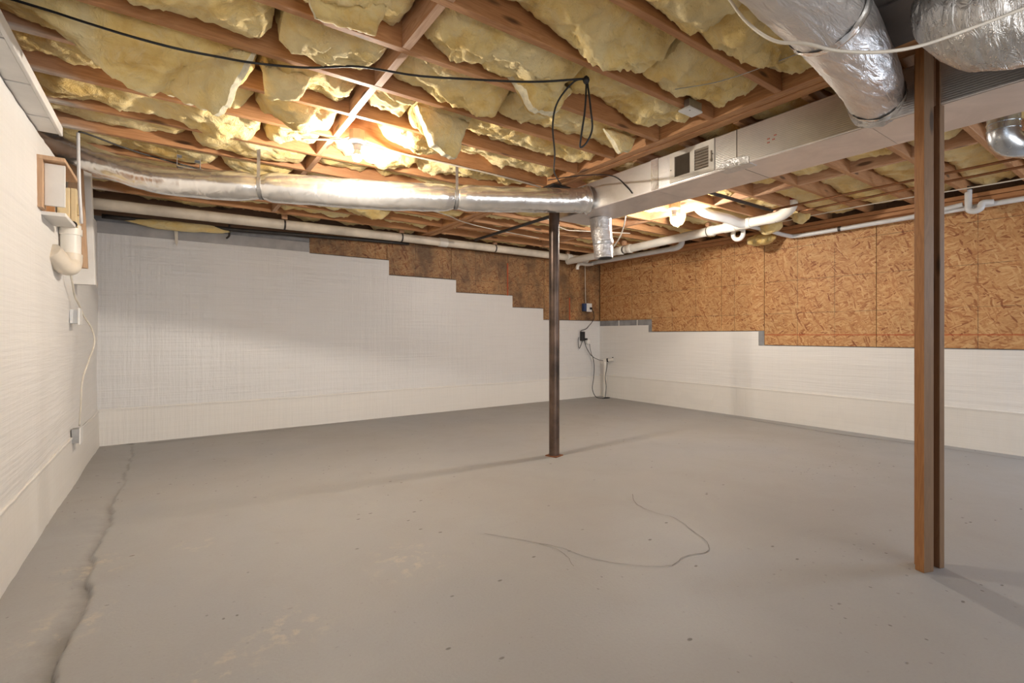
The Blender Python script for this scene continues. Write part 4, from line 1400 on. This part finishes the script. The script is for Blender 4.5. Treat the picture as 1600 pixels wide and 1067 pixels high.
cn = thing('metal_conduit', 'thin grey conduit dropping past the beige control box', 'conduit', (-0.48, 4.08, 1.8))
build(MB().tube(spline([(-0.478, 4.04, 2.352), (-0.476, 4.04, 2.2), (-0.472, 4.04, 2.0), (-0.468, 4.06, 1.86), (-0.47, 4.1, 1.80)], 8), 0.009, 12), 'tube', M_pvc_grey, cn, smooth=True)
build(MB().tube(spline([(-0.478, 4.04, 2.352), (-0.44, 4.05, 2.36), (-0.2, 4.2, 2.345), (0.2, 4.35, 2.335), (0.6, 4.5, 2.335)], 8), 0.006, 10), 'upper_run', M_iron, cn, smooth=True)

fn = thing('fan_pipe', 'fat white vent pipe with elbow on left wall', 'pipe', (-0.53, 4.25, 1.55))
build(MB().tube([(-0.535, 4.22, 1.80), (-0.535, 4.22, 1.60)], 0.052, 28), 'pipe_run', M_pvc, fn, smooth=True, auto=0.8)
build(MB().tube([(-0.535, 4.22, 1.775), (-0.535, 4.22, 1.735)], 0.058, 28), 'collar', M_pvc, fn, smooth=True, auto=0.8)
build(MB().tube(spline([(-0.535, 4.22, 1.61), (-0.535, 4.21, 1.555), (-0.54, 4.17, 1.525), (-0.56, 4.10, 1.535), (-0.58, 4.04, 1.57), (-0.60, 4.0, 1.60)], 6), np.linspace(0.060, 0.052, 31), 28), 'elbow', M_pvc_old, fn, smooth=True, auto=0.8)

for (y0, y1, x1, z0, z1, mt, lab) in ((4.52, 4.57, -0.515, 1.56, 2.36, M_rawply, 'narrow raw board fixed upright beside the white fan pipe'),
                                      (4.72, 4.80, -0.492, 1.46, 2.40, M_whitewood, 'white-smeared board fixed upright nearest the left back corner')):
    o = build(MB().prism([(XL + 0.012, z0), (x1 + 0.03, z0), (x1, z1), (XL + 0.012, z1)], 'y', y0, y1), 'upright_board', mt, bevel=0.003)
    tag(o, lab, 'board')
ob = thing('outlet_box', 'white outlet box on left wall below the fan pipe', 'electrical box', (-0.56, 4.6, 1.18))
build(MB().box(XL + 0.01, XL + 0.055, 4.60, 4.68, 1.17, 1.27), 'box', M_pvc_grey, ob, bevel=0.003)
build(MB().box(XL + 0.056, XL + 0.068, 4.575, 4.705, 1.16, 1.28), 'cover', M_white, ob, bevel=0.003)
line_thing('extension_lead', 'white cord draped down the left wall to the low receptacle', 'cable',
           [(-0.55, 4.30, 1.52), (-0.545, 4.36, 1.44), (-0.55, 4.50, 1.36), (-0.54, 4.62, 1.30), (-0.525, 4.74, 1.22), (-0.49, 4.82, 1.13), (-0.48, 4.84, 1.02), (-0.505, 4.78, 0.90), (-0.535, 4.72, 0.75), (-0.545, 4.73, 0.55), (-0.555, 4.75, 0.42)], 0.006, M_cable, 8)
rc = thing('receptacle', 'white receptacle at end of cord low on the left wall', 'electrical box', (-0.57, 4.75, 0.30))
build(MB().box(XL + 0.012, XL + 0.055, 4.66, 4.74, 0.31, 0.41), 'box', M_strap, rc, bevel=0.002)
build(MB().box(XL + 0.0555, XL + 0.064, 4.64, 4.76, 0.30, 0.42), 'cover', M_white, rc, bevel=0.003)

hk = tag(build(MB().tube(spline([(0.52, 6.14, 2.30), (0.52, 6.13, 2.22), (0.515, 6.12, 2.17), (0.49, 6.11, 2.14)], 6), 0.010, 10), 'strap_hook', M_darkstrap, smooth=True), 'dark hook strap hanging under the back drain pipe', 'hook')
tg = tag(build(MB().prism([(0.02, 2.21), (0.055, 2.21), (0.055, 2.06), (0.045, 2.01), (0.03, 2.06)], 'y', 6.165, 6.175), 'tape_tag', M_cable), 'pale tape tag hanging on the back sheet near left corner', 'tag')

# ------------------------------------------------------------------ right back corner
oc = thing('wall_outlet', 'white outlet on a blue box in the back right corner', 'electrical box', (5.92, 6.19, 1.49))
build(MB().box(5.83, 5.91, 6.135, 6.195, 1.50, 1.63), 'box', M_blue, oc, bevel=0.003)
build(MB().box(5.88, 6.00, 6.122, 6.134, 1.49, 1.635), 'cover', M_white, oc, bevel=0.003)
build(MB().box(5.945, 5.985, 6.095, 6.121, 1.53, 1.565), 'plug', M_black, oc, bevel=0.003)
line_thing('outlet_feed', 'thin pale cable dropping from ceiling to the corner outlet', 'cable', [(5.88, 6.17, 2.32), (5.88, 6.165, 2.0), (5.885, 6.165, 1.75), (5.89, 6.16, 1.635)], 0.005, M_cable, 8)
line_thing('extension_lead', 'dark cord from the corner outlet to black adaptor', 'cable', [(5.97, 6.095, 1.545), (6.02, 6.10, 1.46), (6.05, 6.13, 1.36), (5.98, 6.17, 1.25), (5.90, 6.17, 1.19), (5.79, 6.17, 1.16), (5.78, 6.17, 1.13)], 0.0055, M_black, 8)
ad = thing('power_adaptor', 'black adaptor hanging on white sheet in the corner', 'adaptor', (5.80, 6.16, 0.95))
build(MB().box(5.775, 5.845, 6.13, 6.185, 0.985, 1.145), 'body', M_black, ad, bevel=0.006)
build(MB().tube(spline([(5.80, 6.15, 0.99), (5.76, 6.15, 0.90), (5.72, 6.15, 0.86), (5.70, 6.15, 0.98), (5.715, 6.15, 1.05)], 6), 0.005, 8), 'cord_loop', M_black, ad, smooth=True)
sp = thing('plug_splitter', 'white splitter with black plug beside the adaptor', 'adaptor', (5.93, 6.15, 0.93))
build(MB().box(5.90, 5.97, 6.13, 6.18, 0.93, 1.00), 'body', M_white, sp, bevel=0.01)
build(MB().box(5.86, 5.905, 6.13, 6.165, 1.0, 1.03), 'plug', M_black, sp, bevel=0.004)
line_thing('extension_lead', 'dark cord trailing from the adaptor to floor coil', 'cable',
           [(5.83, 6.14, 0.99), (5.88, 6.13, 0.86), (5.97, 6.12, 0.74), (6.0, 6.10, 0.70), (6.01, 6.08, 0.55), (5.98, 6.06, 0.35), (5.93, 6.04, 0.16), (5.95, 5.98, 0.03), (6.02, 5.90, 0.008), (6.12, 5.85, 0.008), (6.18, 5.88, 0.008), (6.12, 5.93, 0.008), (6.0, 5.87, 0.008)], 0.006, M_black, 8)
line_thing('pump_lead', 'dark cord running from splitter to the sump pipe', 'cable', [(5.95, 6.13, 0.93), (5.97, 6.12, 0.80), (6.0, 6.10, 0.71), (6.06, 6.03, 0.66), (6.12, 5.97, 0.64)], 0.0045, M_black, 8)
sm = thing('sump_pipe', 'slim white standpipe with tee cap in the back right corner', 'pipe', (6.16, 5.97, 0))
build(MB().tube([(6.16, 5.97, 0.001), (6.16, 5.97, 0.66)], 0.026, 20), 'riser', M_pvc, sm, smooth=True, auto=0.8)
build(MB().tube([(6.145, 5.985, 0.64), (6.235, 5.84, 0.665)], 0.029, 20), 'tee', M_pvc, sm, smooth=True, auto=0.8)
build(MB().tube([(6.175, 5.937, 0.648), (6.188, 5.917, 0.652)], 0.034, 20), 'black_clamp', M_black, sm, smooth=True, auto=0.8)
build(MB().lathe((6.228, 5.85, 0.69), [(0.012, 0), (0.012, 0.016)], 10), 'black_knob', M_black, sm)
build(MB().tube(spline([(6.18, 5.93, 0.60), (6.14, 5.91, 0.5), (6.12, 5.92, 0.35), (6.13, 5.91, 0.2), (6.10, 5.90, 0.02)], 8), 0.005, 8), 'float_cord', M_black, sm, smooth=True)
